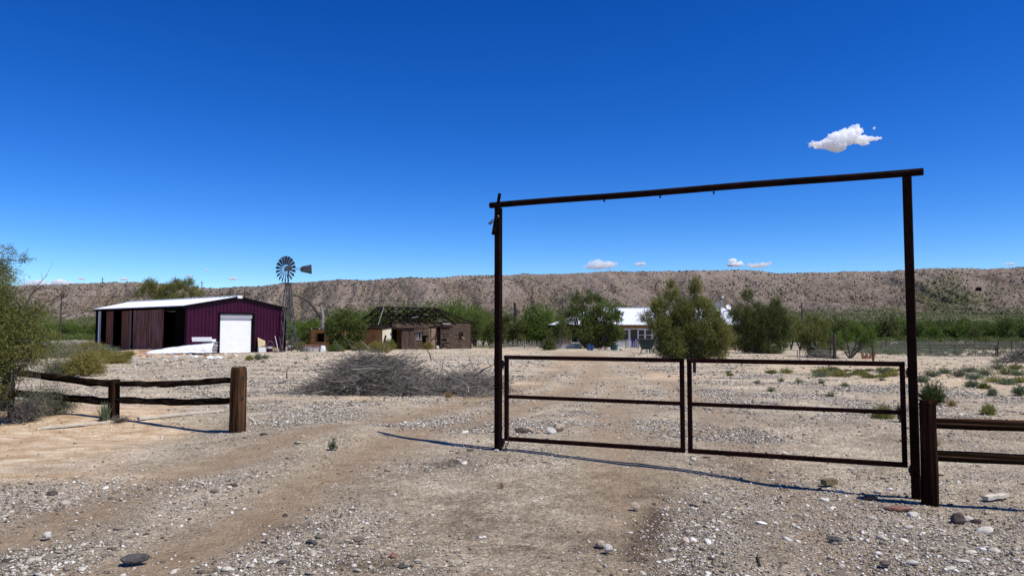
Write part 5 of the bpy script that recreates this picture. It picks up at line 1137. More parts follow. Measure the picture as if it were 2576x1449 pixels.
for Yc, px0, px1, step in [(190, 1990, 2720, 26), (215, 1990, 2720, 26), (245, 1960, 2700, 26), (290, -80, 2700, 28), (355, -80, 2700, 30), (430, -80, 2680, 36), (120, 60, 250, 30), (150, 40, 330, 24), (190, 20, 360, 24), (235, -60, 400, 24), (128, 700, 1440, 34), (165, 560, 1500, 34), (150, 1960, 2080, 24)]:
    px = px0 + rg.uniform(0, step)
    while px < px1:
        Yy = Yc * rg.uniform(.92, 1.08); x = (px - W0 / 2) / F0 * Yy
        hid = (1440 < px < 1985 and Yc > 160) and rg.random() < .55
        if not hid and cnt < 290: put(rg.randrange(5), x, Yy, rg.uniform(1.0, 1.5) * (1.0 if Yc < 240 else 1.25 if Yc < 400 else 1.4), rg.uniform(0, 6.28)); cnt += 1
        px += step * rg.uniform(.7, 1.4) * (1.0 if Yc > 100 else 1)
print("plain mesquites", cnt)
def brush_field(name, label, pts, seed, mat, ll=.12, lw=.05, rr=(.4, .9)):
    rs = np.random.RandomState(seed); VV = []; FF = []; k = 0
    for x, y in pts:
        r = rs.uniform(*rr); V, F, SV, SF = dome(rs, r, r * rs.uniform(.6, .9), 26, 5, ll, lw, fill=.35, straight=.35)
        V = V + np.array([x, y, float(gz(x, y)) - .02]); VV.append(V); FF.append(F + k); k += len(V)
    o = link(name, fast_mesh(name, np.vstack(VV), np.vstack(FF), mat)); tag(o, label, "brush"); o['kind'] = 'stuff'
def field(n, y0, y1, p0, p1, seed, thr=.5, sc=.05):
    rs = np.random.RandomState(seed); q = rs.uniform(0, 1, n * 3); y = 1 / (1 / y1 + (1 / y0 - 1 / y1) * q); px = rs.uniform(p0, p1, n * 3); x = (px - W0 / 2) / F0 * y
    k = fbm(x * sc, y * sc, seed) > thr; return list(zip(x[k][:n], y[k][:n]))
brush_field("grey_brush", "low grey desert brush covering the flat beyond the right fence line", field(1150, 88, 200, 2050, 2750, 91, .42), 91, L_GREY, rr=(.5, 1.1))
brush_field("grey_brush", "sparser brown-grey brush in the sandy field near the farm gate", field(90, 62, 95, 2230, 2750, 92, .5), 92, L_GREY, rr=(.3, .7))
brush_field("green_brush", "green knee-high growth along the sandy strip right of the house", field(190, 68, 92, 2130, 2420, 93, .45), 93, L_SAGE, rr=(.4, .9))
brush_field("grey_brush", "mixed brush on the flat between the left mesquite and the barn", field(330, 46, 130, -60, 245, 94, .45), 94, L_GREY, rr=(.5, 1.1))
brush_field("green_brush", "far green brush spread across the whole plain under the hills", field(3800, 150, 560, -150, 2750, 95, .36), 95, L_MESD, ll=.34, lw=.16, rr=(.7, 1.7))
brush_field("grey_brush", "brush filling the gap behind windmill and adobe shed", field(150, 84, 130, 720, 1450, 96, .4), 96, L_SAGE, rr=(.5, 1.1))
# ================================================================== YARD THINGS
M_BBLUE = surf("blue_plastic", (.02, .06, .16), (.03, .09, .24), scale=3, rough=.5, bump=0)
M_TEAL = surf("teal_glaze", (.05, .13, .13), (.09, .20, .20), scale=3, rough=.4, bump=0)
M_GREEN = surf("dark_green_plastic", (.012, .03, .025), (.02, .045, .038), scale=3, rough=.5, bump=0)
M_SHEET = surf("white_weathered_sheet", (.50, .53, .56), (.80, .82, .84), scale=1.6, rough=.6, bump=.3, stretch=(.4, 3, 3), c3=(.90, .91, .92))
M_FOAM = surf("white_foam", (.80, .80, .80), (.88, .88, .88), scale=3, rough=.9, bump=.05)
M_TAN = surf("tan_plastic", (.42, .32, .17), (.56, .44, .26), scale=3, rough=.6, bump=.05)
M_PALEW = surf("sun_bleached_board", (.44, .38, .28), (.66, .60, .48), scale=5, rough=.9, bump=.4, stretch=(.4, 3, 3))
rg = random.Random(90)
def loc3(p, dz=0): return (p.x, p.y, p.z + dz)
# ---- stack of white roofing sheets in front of the barn
sp = gp(470, 889); RZ = math.radians(8)
S = thing("sheet_stack", "long tilted stack of white sheet panels lying in front of the barn", "sheets", sp, RZ)
lx0 = at(352, 886, sp.y).x - sp.x; lx1 = at(541, 886, sp.y).x - sp.x; Ls = lx1 - lx0
for i in range(9):
    b = MB(); f = i / 8.; a = lx0 + Ls * (.10 + .22 * f ** .7 * 1.2) * (f > .05) ; e_ = lx1 - rg.uniform(0, .12); y0_ = rg.uniform(-.06, .06)
    z0_ = .03 + .035 * i; z1 = .10 + .088 * i; n = 14; ww = 1.0; vs = []; fs = []
    for k in range(n + 1):
        x = a + (e_ - a) * k / n; z = z0_ + (z1 - z0_) * (k / n) ** .8 + rg.uniform(-.01, .01)
        for j in range(9): vs.append((x, y0_ - ww / 2 + ww * j / 8 + rg.uniform(-.004, .004), z + (.02 if j % 2 else 0) + .012 * math.sin(x * 3 + i)))
    for k in range(n):
        for j in range(8): fs.append([k * 9 + j, (k + 1) * 9 + j, (k + 1) * 9 + j + 1, k * 9 + j + 1])
    m_ = len(vs); vs += [(p[0], p[1], p[2] - .018) for p in vs]; fs += [[q + m_ for q in f_[::-1]] for f_ in fs]
    for k in range(n): fs += [[k * 9, m_ + k * 9, m_ + (k + 1) * 9, (k + 1) * 9], [k * 9 + 8, (k + 1) * 9 + 8, m_ + (k + 1) * 9 + 8, m_ + k * 9 + 8]]
    fs += [[n * 9 + j, m_ + n * 9 + j, m_ + n * 9 + j + 1, n * 9 + j + 1] for j in range(8)] + [[j, j + 1, m_ + j + 1, m_ + j] for j in range(8)]
    b.add(vs, fs).build("sheet", M_SHEET, S)
for x in (lx1 - .2, lx1 - 1.6, lx0 + Ls * .45): MB().box((x, 0, .05), (.12, 1.0, .16)).build("spacer", M_WOOD, S)
for i, (px0, px1, py, h) in enumerate([(488, 535, 856, .16), (487, 532, 850.5, .15)]):
    p0 = at(px0, py, sp.y); p1 = at(px1, py, sp.y); o = thing("foam_slab", ["lower white foam slab on top of the stacked sheets", "upper white foam slab on top of the stacked sheets"][i], "slab", ((p0.x + p1.x) / 2, sp.y, p0.z - .08), RZ)
    b = MB(); w_ = (p1.x - p0.x); b.slab([(-w_ / 2, -.35, 0), (w_ / 2, -.35, 0), (w_ / 2 + (.12 if i == 0 else -.1), .35, 0), (-w_ / 2, .35, 0)], (0, 0, h)); b.build("slab", M_FOAM, o)
# broken rubble under the stack and down the bank
rbl = []
for i in range(46):
    px = rg.uniform(440, 600) if i < 34 else rg.uniform(300, 440); py = rg.uniform(886, 903) + (6 if i >= 34 else 0); p = gp(px, py)
    mt = rg.choice((M_CONC, M_PALEW, M_CONC, M_RUSTM if i > 20 else M_SHEET)); lab = {M_CONC.name: "grey broken concrete chunks spilling from under the white sheets", M_PALEW.name: "pale broken chunks on the bank before the barn", M_RUSTM.name: "rust-orange lumps on the bank before the barn", M_SHEET.name: "white torn scraps beneath the stacked sheets"}[mt.name]
    b = MB().rock((0, 0, .02), rg.uniform(.10, .26), (1.3, 1, .55), rg, 0, rg.uniform(0, 6)); o = b.build("rubble", mt, None, p); tag(o, lab, "rubble", "rubble on the bank before the barn"); o['look'] = {M_CONC.name: 'grey concrete chunk', M_PALEW.name: 'pale chunk', M_RUSTM.name: 'rust-orange lump', M_SHEET.name: 'white scrap'}[mt.name]; rbl.append(o)
relabel(rbl, '', 'in the rubble below the barn front')
b = MB(); n = 16; vs = []
for k in range(n + 1):
    x = lx0 + Ls * (.16 + .83 * k / n); h = .14 + .66 * (k / n) ** .8
    for j, (yy, zf) in enumerate(((-.30, 1.03), (-.62, .86), (-.86, .52), (-1.02, .10))): vs.append((x + rg.uniform(-.03, .03), yy + rg.uniform(-.03, .03), h * zf + rg.uniform(-.02, .02) + .02))
fs = [[k * 4 + j, k * 4 + j + 1, (k + 1) * 4 + j + 1, (k + 1) * 4 + j] for k in range(n) for j in range(3)]; m_ = len(vs)
b.add(vs + [(p[0], p[1] + .012, p[2] - .012) for p in vs], fs + [[q + m_ for q in f_[::-1]] for f_ in fs]).build("sun_tilted_sheet", M_SHEET, S)  # skirt added over the stack's front, tilted to catch the sun
# ---- bits along the right part of the barn front
def bfront(x, y=-.55): v = Matrix.Rotation(BR, 3, 'Z') @ Vector((x, y, 0)) + BC; v.z = max(float(gz(v.x, v.y)), BC.z + (.02 if y > -.7 else -.2)); return v
def on(px, py, dz=0):
    if px < 710: k = (px - W0 / 2) / F0; return bfront((-25.6 - 58 * k) / (.766 * k - .643))
    return gp(px, py + 2)
p = on(652, 881.5); o = thing("plastic_chair", "tipped white and tan plastic chair against the barn wall right of the door", "chair", p, math.radians(30))
b = MB(); b.slab([(-.3, -.2, .0), (.3, -.2, .0), (.3, .2, .02), (-.3, .2, .02)], (0, 0, .42)); b.build("seat", M_WHITE, o)
b = MB(); b.slab([(-.3, .0, .45), (.28, .1, .55), (.32, .3, .95), (-.32, .25, 1.25)], (0, .04, 0)); b.build("backrest", M_TAN, o)
for x in (-.28, .28): MB().tube([(x, -.22, 0), (x, -.2, .45)], .02, 5).build("leg", M_WHITE, o)
p = on(672, 882); o = thing("metal_chair", "old bent-frame chair with a white seat next to the tipped chair", "chair", p, math.radians(25))
b = MB(); b.tube([(-.3, 0, 0), (-.28, 0, .7), (-.1, 0, .95), (.2, 0, .88), (.34, 0, .5), (.42, 0, 0)], .022, 6); b.tube([(-.3, .4, 0), (-.28, .4, .5), (.34, .4, .5), (.42, .4, 0)], .022, 6); b.build("frame", M_STEEL, o)
b = MB(); b.lathe((0, .2, .4), [(0, -.12), (.22, -.1), (.26, .02), (0, .04)], 12); b.build("seat", M_WHITE, o)
p = on(689, 883); o = thing("shovel", "long-handled tool leaning over a small pump box by the barn wall", "tool", p); b = MB(); b.tube([(.15, 0, .02), (-.25, .25, 1.35)], .028, 6); b.build("handle", M_WHITE, o); MB().slab([(.05, 0, 0), (.3, 0, 0), (.28, .03, .3), (.08, .03, .3)], (0, .02, 0)).build("blade", M_STEEL, o)
p = on(686, 882); o = thing("pump_box", "small tan box on the slab by the barn wall", "box", p); MB().box((0, 0, .2), (.42, .3, .22)).box((0, 0, .34), (.34, .26, .08)).build("lid", M_TAN, o); MB().box((0, 0, .05), (.36, .26, .1)).build("base", M_BLACK, o)
p = on(703, 883); o = thing("standpipe", "thin dark standpipe near the barn's right corner", "pipe", p); MB().tube([(0, 0, 0), (0, 0, .75)], .022, 6).build("riser", M_STEEL, o); MB().tube([(-.08, 0, .62), (.08, 0, .66)], .035, 6).build("tap", M_BLACK, o)
# junk at the windmill foot
for i, (q, r) in enumerate([([(725, 868), (748, 879)], .03), ([(722, 872), (737, 882)], .03), ([(733, 868), (728, 881)], .025)]):
    a = gp(q[1][0], q[1][1] + 1); e_ = at(q[0][0], q[0][1], a.y + .3); o = MB().tube([(0, 0, .03), Vector(e_) - Vector(a)], r, 6).build("pipe", M_GREYW, None, a); tag(o, ["longer pale scrap pipe at the windmill's foot", "shorter pale pipe crossing the others at the windmill's foot", "pale pole slanting left at the windmill's foot"][i], "pipe", "scrap pipes at the windmill")
p = on(731, 880); o = thing("pump_engine", "small dark pump motor at the foot of the windmill", "motor", p); b = MB(); b.lathe((0, 0, .18), [(0, -.28), (.2, -.26), (.22, .2), (.12, .3), (0, .3)], 12, axis=(1, .2, 0)); b.build("body", M_BLACK, o); MB().box((0, 0, .4), (.3, .2, .14)).build("cover", M_WHITE, o)
# water trough
p = on(778, 882.5); o = thing("water_tank", "low rust-streaked galvanised stock tank, sagging, beside the windmill", "tank", (p.x, p.y + .9, p.z))
b = MB(); n = 36; vs = []; A_, B_ = 1.12, .85
for z in (-.05, .25, .50):
    for k in range(n):
        a = 2 * math.pi * k / n; rr = 1 + .03 * math.sin(3 * a + z * 4) + .008 * (k % 2); vs.append((A_ * rr * math.cos(a), B_ * rr * math.sin(a), z + .03 * math.sin(a * 2)))
b.add(vs, [[i * n + k, i * n + (k + 1) % n, (i + 1) * n + (k + 1) % n, (i + 1) * n + k] for i in range(2) for k in range(n)]); b.build("wall", surf("rust_streaked_zinc", (.10, .055, .03), (.34, .31, .28), scale=2.5, rough=.6, bump=.2, stretch=(2, 2, .3), c3=(.60, .58, .54)), o)
b = MB(); b.tube([(A_ * math.cos(a), B_ * math.sin(a), .5 + .03 * math.sin(a * 2)) for a in np.linspace(0, 2 * math.pi, 37)], .03, 5, cap=False); b.build("rim", M_RUSTM, o)
b = MB(); b.slab([(.95, -.75, -.02), (1.4, -.6, -.02), (1.3, -.5, .5), (1.0, -.7, .55)], (0, .03, 0)); b.build("torn_panel", M_WHITE, o)
b = MB(); b.slab([(-.9, -.3, .5), (.3, -.6, .52), (.8, .2, .56), (-.5, .5, .56)], (0, 0, .02)); b.build("cover", M_RUSTM, o)
# leaning boards + scattered boards between the sheds
for i, (a, e_) in enumerate([((861, 879), (876, 849)), ((872, 880), (886, 849))]):
    g0 = gp(*a); t_ = at(e_[0], e_[1], g0.y + .5); o = MB().beam((0, 0, 0), Vector(t_) - Vector(g0), .09, .05).build("leaning_board", M_GREYW, None, g0); tag(o, ["left board of the pair leaning on the tree by the adobe shed", "right board of the pair leaning on the tree by the adobe shed"][i], "board")
for i, (px0, px1, py) in enumerate([(800, 840, 880), (832, 882, 881.5), (862, 900, 879), (885, 930, 880), (815, 850, 883), (900, 925, 882.5)]):
    a = gp(px0, py); e_ = gp(px1, py - 1.0); o = MB().beam((0, 0, .06), Vector(e_) - Vector(a) + Vector((0, 0, rg.uniform(.02, .12))), .14, .06).build("board", M_CHAR if i % 2 else M_GREYW, None, a); tag(o, f"{'charred' if i % 2 else 'grey'} old board lying before the adobe sheds, {ordinal(i + 1)} of six from the left", "board", "boards in front of the adobe sheds")
p = gp(966, 884); o = MB().beam((0, 0, 0), (.35, .2, 1.6), .14, .14).build("post", M_CHAR, None, at(960, 886, 70.5)); tag(o, "charred leaning post standing in the rabbitbrush by the cream wall", "post")
for i, (px, py, r) in enumerate([(1099, 877, .24), (1110, 877.5, .2)]):
    p = gp(px, py); b = MB().lathe((0, 0, r * .7), [(0, -r * .8), (r * .8, -r * .6), (r, 0), (r * .8, r * .5), (0, r * .7)], 12); o = b.build("white_jug", M_WHITE, None, p); tag(o, ["white container beneath the burnt house's chimney", "smaller white container left of the sagging plank porch"][i], "container")

# ================================================================== HOUSE YARD
def picket(label, px0, px1, py, Yp, h0, h1, seed, lean=.06, step=.13, mat=None):
    rg = random.Random(seed); a = at(px0, py, Yp); e_ = at(px1, py, Yp); o = thing("picket_fence", label, "fence", (a.x, Yp, float(gz(a.x, Yp)))); L_ = e_.x - a.x
    b = MB(); x = 0
    while x < L_:
        if rg.random() > .06: b.beam((x, rg.uniform(-.02, .02), 0), (x + rg.gauss(0, lean), rg.uniform(-.05, .05), rg.uniform(h0, h1)), .045, .02, up=(0, 1, 0))
        x += step * rg.uniform(.8, 1.3)
    b.build("pickets", mat or M_GREYW, o)
    for z in (h0 * .3, h0 * .75): MB().beam((0, .03, z), (L_, .03, z), .03, .04).build("rail", M_GREYW, o)
    x = 0
    while x <= L_ + .1: MB().beam((x, .06, -.1), (x, .06, h1 * 1.02), .08, .08).build("post", M_BARK, o); x += max(L_ / max(1, round(L_ / 2.6)), .5)
picket("crooked low picket fence between the gateway post and the round shrub", 1268, 1372, 881, 81.5, .75, 1.05, 1)
picket("low picket fence in front of the house's left windows", 1388, 1462, 881, 81.0, .7, 1.25, 2)
picket("short piece of picket fence before the blue door", 1574, 1606, 881, 79.5, .65, 1.0, 3)
picket("thin grey picket fence right of the garden cart, under the tamarisk", 1630, 1660, 880, 80.5, .7, 1.25, 4)
def low_wall(px0, px1, Yp, h, label):
    a = at(px0, 878, Yp); e_ = at(px1, 878, Yp); z = float(gz(a.x, Yp)); o = MB().box(((e_.x - a.x) / 2, 0, h / 2), (e_.x - a.x, .2, h)).box(((e_.x - a.x) / 2, 0, h + .02), (e_.x - a.x + .06, .26, .05)).build("low_wall", M_WHITE, None, (a.x, Yp, z)); tag(o, label, "wall")
low_wall(1392, 1462, 82.6, .42, "low white wall behind the picket fence left of the trees"); low_wall(1548, 1575, 82.0, .28, "low white step wall below the porch windows")
def pot(name, label, px, py, r, h, mat, Yp=None, flare=1.15):
    p = gp(px, py); o = thing(name, label, "pot", p); MB().lathe((0, 0, 0), [(0, 0), (r * .8, 0), (r * flare, h), (r * flare * 1.08, h), (r * flare * 1.08, h + .04), (r * .95, h + .04), (r * .9, h * .8), (0, h * .8)], 18).build("body", mat, o); MB().lathe((0, 0, h * .8), [(0, 0.02), (r * .9, .01)], 18).build("soil", M_BARK, o); return o
pot("barrel", "bright blue barrel at the right end of the low white wall", 1481, 881, .21, .56, M_BBLUE, flare=1.0)
pot("barrel", "blue drum right beside the blue barrel", 1489, 881.5, .16, .48, M_BBLUE, flare=1.0)
pot("planter", "dark green tapered planter right of the leafy tree", 1541, 881, .22, .55, M_GREEN)
pot("planter", "teal planter touching the dark green one", 1550, 881, .20, .52, M_TEAL, flare=1.0)
# garden cart standing on its wheel
p = gp(1626, 888.5); Y_ = p.y; o = thing("garden_cart", "dark tub-shaped garden cart on a small wheel in front of the house", "cart", p)
b = MB(); b.slab([(-.38, -.3, .32), (.42, -.3, .32), (.72, -.42, 1.15), (-.72, -.42, 1.15)], (0, .0, 0))
vs = [(-.36, -.25, .32), (.40, -.25, .32), (.40, .25, .32), (-.36, .25, .32), (-.72, -.40, 1.15), (.72, -.40, 1.15), (.72, .40, 1.15), (-.72, .40, 1.15)]
b = MB().add(vs, [(0, 3, 2, 1), (0, 1, 5, 4), (1, 2, 6, 5), (2, 3, 7, 6), (3, 0, 4, 7)]); b.add([(v[0] * .95, v[1] * .95, v[2] + .03) for v in vs], [(0, 1, 2, 3), (0, 4, 5, 1), (1, 5, 6, 2), (2, 6, 7, 3), (3, 7, 4, 0)]); b.build("tub", M_GREEN, o)
MB().tube([(-.75, -.42, 1.16), (.75, -.42, 1.16), (.75, .42, 1.16), (-.75, .42, 1.16), (-.75, -.42, 1.16)], .03, 6).build("rim", M_BLACK, o)
b = MB(); b.tube([(.42 + .18 * math.cos(a), 0, .18 + .18 * math.sin(a)) for a in np.linspace(0, 2 * math.pi, 17)], .045, 6, cap=False); w_ = b.build("wheel", M_BLACK, o); MB().lathe((.42, -.05, .18), [(0, 0), (.09, 0), (.09, .1), (0, .1)], 10, axis=(0, 1, 0)).build("hub", M_STEEL, w_)
for x in (-.45, .0): MB().beam((x, -.25, 0), (x + .08, -.25, .35), .05, .04).build("leg", M_BLACK, o); MB().beam((x, .25, 0), (x + .08, .25, .35), .05, .04).build("leg", M_BLACK, o)
stl = []
for i, (px, py) in enumerate([(1514, 880), (1522, 881), (1530, 880), (1507, 881), (1562, 882), (1518, 877)]):
    p = gp(px, py); o = MB().rock((0, 0, .1), rg.uniform(.14, .24), (1, 1, .8), rg, 0).build("stone", M_BRICK if i % 2 else M_CONC, None, p); tag(o, "stone", "stone", "stones by the leafy tree"); stl.append(o)
relabel(stl, 'small stone', 'of those round the leafy tree by the house')
# old wheel leaning in the shade right of the dark tamarisk
p = gp(1945, 893) if False else gp(1946, 890); o = thing("wagon_wheel", "old wheel standing in the shade at the right of the dark tamarisk", "wheel", p, math.radians(20))
b = MB(); b.tube([(.42 * math.cos(a), 0, .44 + .42 * math.sin(a)) for a in np.linspace(0, 2 * math.pi, 21)], .045, 6, cap=False); b.build("rim", M_BARKL, o)
for k in range(8): a = k * math.pi / 4 + .2; MB().tube([(0, 0, .44), (.4 * math.cos(a), 0, .44 + .4 * math.sin(a))], .018, 5).build("spoke", M_BARKL, o)
MB().lathe((0, -.08, .44), [(0, 0), (.07, 0), (.07, .16), (0, .16)], 10, axis=(0, 1, 0)).build("hub", M_BARK, o)

# ================================================================== FENCE POSTS AND FARM GATE, RIGHT
def fpost(name, label, px, ytop, ybase, w, mat, lean=0, group=None, Y=None):
    p = gp(px, ybase) if Y is None else at(px, ybase, Y); t_ = at(px, ytop, p.y); rg = random.Random(int(px)); h = t_.z - p.z; W_ = w / F0 * p.y
    b = MB(); b.tube([(0, 0, -.2), (lean * h * .3, 0, h * .3), (lean * h * .7 + rg.uniform(-.01, .01), 0, h * .7), (lean * h, 0, h)], [W_ / 2 * 1.05, W_ / 2, W_ / 2 * .95, W_ / 2 * .85], 8 if w > 3 else 5)
    o = b.build(name, mat, None, p); tag(o, label, "post", group); return o
fpost("fence_post", "tall thick dark post between the small tamarisk and the green mesquite", 2100, 838, 903, 8, M_BARK)
fpost("fence_post", "brown leaning fence post between the mesquite and the right gateway post", 2197, 868, 908, 5, M_WOOD, -.03)
fpost("fence_post", "forked dark post tip showing through the small tamarisk", 2090, 836, 900, 3, M_BARK)
o = thing("tree_stump", "splintered reddish stump right of the green mesquite", "stump", gp(2182, 903))
b = MB()
for dx, dz, lx_ in ((-.28, .5, -.12), (-.05, .42, 0), (.2, .35, .1), (.35, .6, .3)): b.slab([(dx - .12, -.1, 0), (dx + .14, -.12, 0), (dx + .08 + lx_, -.02, dz), (dx - .02 + lx_, 0, dz)], (.02, .2, 0))
b.build("wood", M_RUSTM, o)
spl = []
for i, (px, a, c) in enumerate([(2217, 866, 884), (2229, 852, 872), (2283, 855, 872), (2288, 855, 872), (2296, 868, 890), (2288, 893, 912), (2181, 850, 868), (2006, 880, 898), (2012, 874, 898), (2032, 868, 899), (1972, 862, 880), (2480, 850, 866), (2512, 856, 872), (2452, 852, 866), (2545, 858, 880), (2574, 862, 884), (2430, 856, 868)]):
    spl.append(fpost("steel_post", "thin dark steel fence posts scattered across the fields at right", px, a, c + 3, 1.8, M_BLACK, (-.25 if i == 5 else 0), "steel posts in the right fields"))
relabel(spl, 'thin dark steel post', 'among those standing in the fields at right')
ga_ = gp(2505, 897); gb_x = at(2300, 892, ga_.y).x; gh = at(2505, 867, ga_.y).z - ga_.z
FG = thing("farm_gate", "long low wire-filled tube farm gate in the field at right", "gate", ga_); Lg = ga_.x - gb_x
b = MB(); b.tube([(-Lg, 0, gh), (-.35, 0, gh), (-.1, 0, gh - .08), (0, 0, gh - .3), (0, 0, .08)], .04, 6); b.tube([(0, 0, .08), (-Lg, 0, .10)], .04, 6); b.tube([(0, 0, gh * .72), (-Lg, 0, gh * .74)], .032, 6); b.build("frame", M_BLACK, FG)
for x in (.25, .5, .8): MB().tube([(-Lg * x, 0, .08), (-Lg * x, 0, gh)], .02, 5).build("upright", M_BLACK, FG)
b = MB()
for i in range(6): b.tube([(0, 0, .12 + i * .085), (-Lg, 0, .12 + i * .085)], .005, 3)
b.build("wire_mesh", M_STEEL, FG)
fpost("fence_post", "dark post at the right end of the farm gate", 2510, 868, 897, 5, M_BARK)
def wire(label, pts, r, mat=None, sag=.0, group=None, name="wire"):
    a = Vector(pts[0]); b = MB(); P = []
    for p, q in zip(pts[:-1], pts[1:]):
        for k in range(8): t = k / 8; v = Vector(p).lerp(Vector(q), t); v.z -= sag * 4 * t * (1 - t); P.append(v - a)
    P.append(Vector(pts[-1]) - a); b.tube(P, r, 4); o = b.build(name, mat or M_BLACK, None, a); tag(o, label, "wire", group); return o
for i, dz in enumerate((.35, .62, .9)):
    pts = [Vector(gp(px, py)) + Vector((0, 0, dz)) for px, py in ((1972, 884), (2032, 902), (2100, 903), (2197, 908))]
    wire(["lowest", "middle", "top"][i] + " thin fence wire strung past the small tamarisk to the brown post", pts, .008, M_STEEL, 0, "fence wires at the yard's edge")

# ================================================================== POWER LINES, PYLONS
def upole(label, px, ytop, Y, arm=1.1, H=None, ins=True):
    t_ = at(px, ytop, Y); z = float(gz(t_.x, Y)); o = thing("utility_pole", label, "pole", (t_.x, Y, z)); h = t_.z - z
    MB().tube([(0, 0, -.2), (0, 0, h)], [.17, .11], 8).build("pole", M_BARK, o)
    if arm: MB().box((0, 0, h - .7), (arm * 2, .12, .14)).build("crossarm", M_BARK, o)
    if ins:
        for x in (-arm * .9, 0, arm * .9): MB().tube([(x, 0, h - .62), (x, 0, h - .42)], .06, 6).build("insulator", M_STEEL, o)
    return Vector((t_.x, Y, t_.z - .5))
u1 = upole("utility pole beyond the brush at left, between mesquite and barn", 155, 738, 150); u2 = upole("utility pole with crossarm rising behind the barn's ridge", 616, 731, 142)
u3 = upole("plain dark pole right of the house yard with a low crossarm", 2017, 763, 135, .0, ins=False); u4 = at(3000, 700, 140); u0 = at(-500, 700, 160)
tr_ = at(1297, 868, 99); o = thing("tree_snag", "broken dark trunk rising behind the olive tree by the gateway post", "tree trunk", (tr_.x, 99, float(gz(tr_.x, 99)))); h = at(1297, 763, 99).z - float(gz(tr_.x, 99))
MB().tube([(0, 0, -.1), (-.1, 0, h * .5), (0, 0, h * .8), (-.12, 0, h)], [.3, .26, .2, .17], 8).build("trunk", M_BARK, o); MB().tube([(0, 0, h * .7), (-.9, 0, h * .85), (-1.6, 0, h * .95)], [.09, .05, .02], 5).build("limb", M_BARKL, o)
wire("power line running from the left pole past the barn's ridge pole", [u0, u1, u2, at(1290, 762, 150)], .022, None, .5, name="power_line")
wire("lower cable between the left pole and the barn", [at(-300, 775, 152), at(155, 789, 150), at(400, 795, 145)], .022, None, .2, name="power_line")
wire("level cable crossing in front of the hills right of the house", [at(1950, 790, 135), at(2017, 791, 135), at(2300, 790, 136), at(2620, 789, 138)], .024, None, .12, name="power_line")
for i, (px, ytop, lab) in enumerate([(258, 697, "tiny lattice pylon on the skyline above the barn's left end"), (508, 706, "tiny lattice pylon on the skyline above the barn roof"), (60, 700, "pair of tiny masts on the skyline at far left")]):
    Y = 2600; t_ = at(px, ytop, Y); H = 34; o = thing("pylon", lab, "pylon", (t_.x, Y, t_.z - H)); b = MB()
    if i < 2:
        for sx, sy in ((-1, -1), (1, -1), (1, 1), (-1, 1)):
            b.beam((sx * 3.4, sy * 3.4, 0), (sx * .6, sy * .6, H * .75), .55, .55); b.beam((sx * .6, sy * .6, H * .75), (0, 0, H), .5, .5)
        for z in (.2, .4, .6): b.beam((-3.4 + 2.8 * z / .75, -2, H * z), (3.4 - 2.8 * z / .75, -2, H * (z + .12)), .4, .4)
        b.build("tower", M_MILL, o); MB().beam((-8, 0, H * .74), (8, 0, H * .74), .8, .8).build("crossarm", M_MILL, o); MB().beam((-5.5, 0, H * .88), (5.5, 0, H * .88), .7, .7).build("crossarm", M_MILL, o)
    else:
        for x in (-3, 3): MB().beam((x, 0, 0), (x, 0, H), .7, .7).build("mast", M_MILL, o)
# small dark hut high on the right slope
d = pxdir(2462, 731); t = 400
while CAMZ + d.z * t > float(hz(np.array(d.x * t), np.array(d.y * t))) and t < 1500: t += 2
o = thing("hut", "tiny dark boxy hut high on the slope at far right", "hut", (d.x * t, d.y * t, CAMZ + d.z * t - .5)); MB().box((0, 0, 2), (5, 4, 4)).build("wall", M_HOLE, o); MB().box((0, 0, 4.2), (5.8, 4.8, .4)).build("roof", M_CHAR, o)

# ================================================================== THINGS LYING ON THE DRIVE
def lying(name, label, cat, pa, pb, w, h, mat, lift=.02):
    a = gp(*pa); e_ = gp(*pb); a.z += lift + h / 2; e_.z += lift + h / 2; b = MB(); n = 6; pts = [(e_ - a) * (k / n) + Vector((0, 0, random.Random(k + int(pa[0])).uniform(-.006, .006))) for k in range(n + 1)]
    for k in range(n): b.beam(pts[k], pts[k + 1] + (pts[k + 1] - pts[k]) * .001, w, h)
    o = b.build(name, mat, None, a); tag(o, label, cat); return o
lying("board", "long bleached board on the dirt under the left fence's right panel", "board", (348, 1059), (560, 1037), .085, .04, M_PALEW)
lying("board", "bleached board half buried left of the middle fence post", "board", (92, 1081), (288, 1062), .085, .03, M_PALEW, 0)
lying("wood_block", "small brown block of cut lumber on the drive right of the gates", "wood block", (2072, 1224), (2100, 1221), .085, .06, M_PALEW.copy() if False else surf("olive_lumber", (.13, .10, .05), (.22, .17, .09), scale=6, rough=.9, bump=.5, stretch=(.4, 3, 3)))
lying("wood_chip", "pale split piece of wood by the right fence", "wood", (2478, 1262), (2528, 1254), .07, .035, M_PALEW)
lying("stick", "thin dark stick on the drive at the bottom right of centre", "stick", (1905, 1400), (1912, 1425), .012, .012, M_BARK, .005)
lying("stick", "short pale stick right of the thick fence post", "stick", (628, 1052), (641, 1062), .03, .02, M_PALEW, .005)
ROCKC = {"dark": surf("dark_grey_rock", (.055, .05, .045), (.11, .10, .09), scale=20, rough=.9, bump=.5), "pale": surf("pale_rock", (.42, .38, .32), (.60, .56, .50), scale=20, rough=.9, bump=.5),
         "tan": surf("tan_rock", (.34, .26, .18), (.46, .37, .27), scale=20, rough=.9, bump=.5), "red": surf("red_brown_rock", (.16, .075, .05), (.27, .14, .10), scale=20, rough=.9, bump=.5), "brown": surf("brown_rock", (.07, .05, .042), (.13, .095, .08), scale=20, rough=.9, bump=.5)}
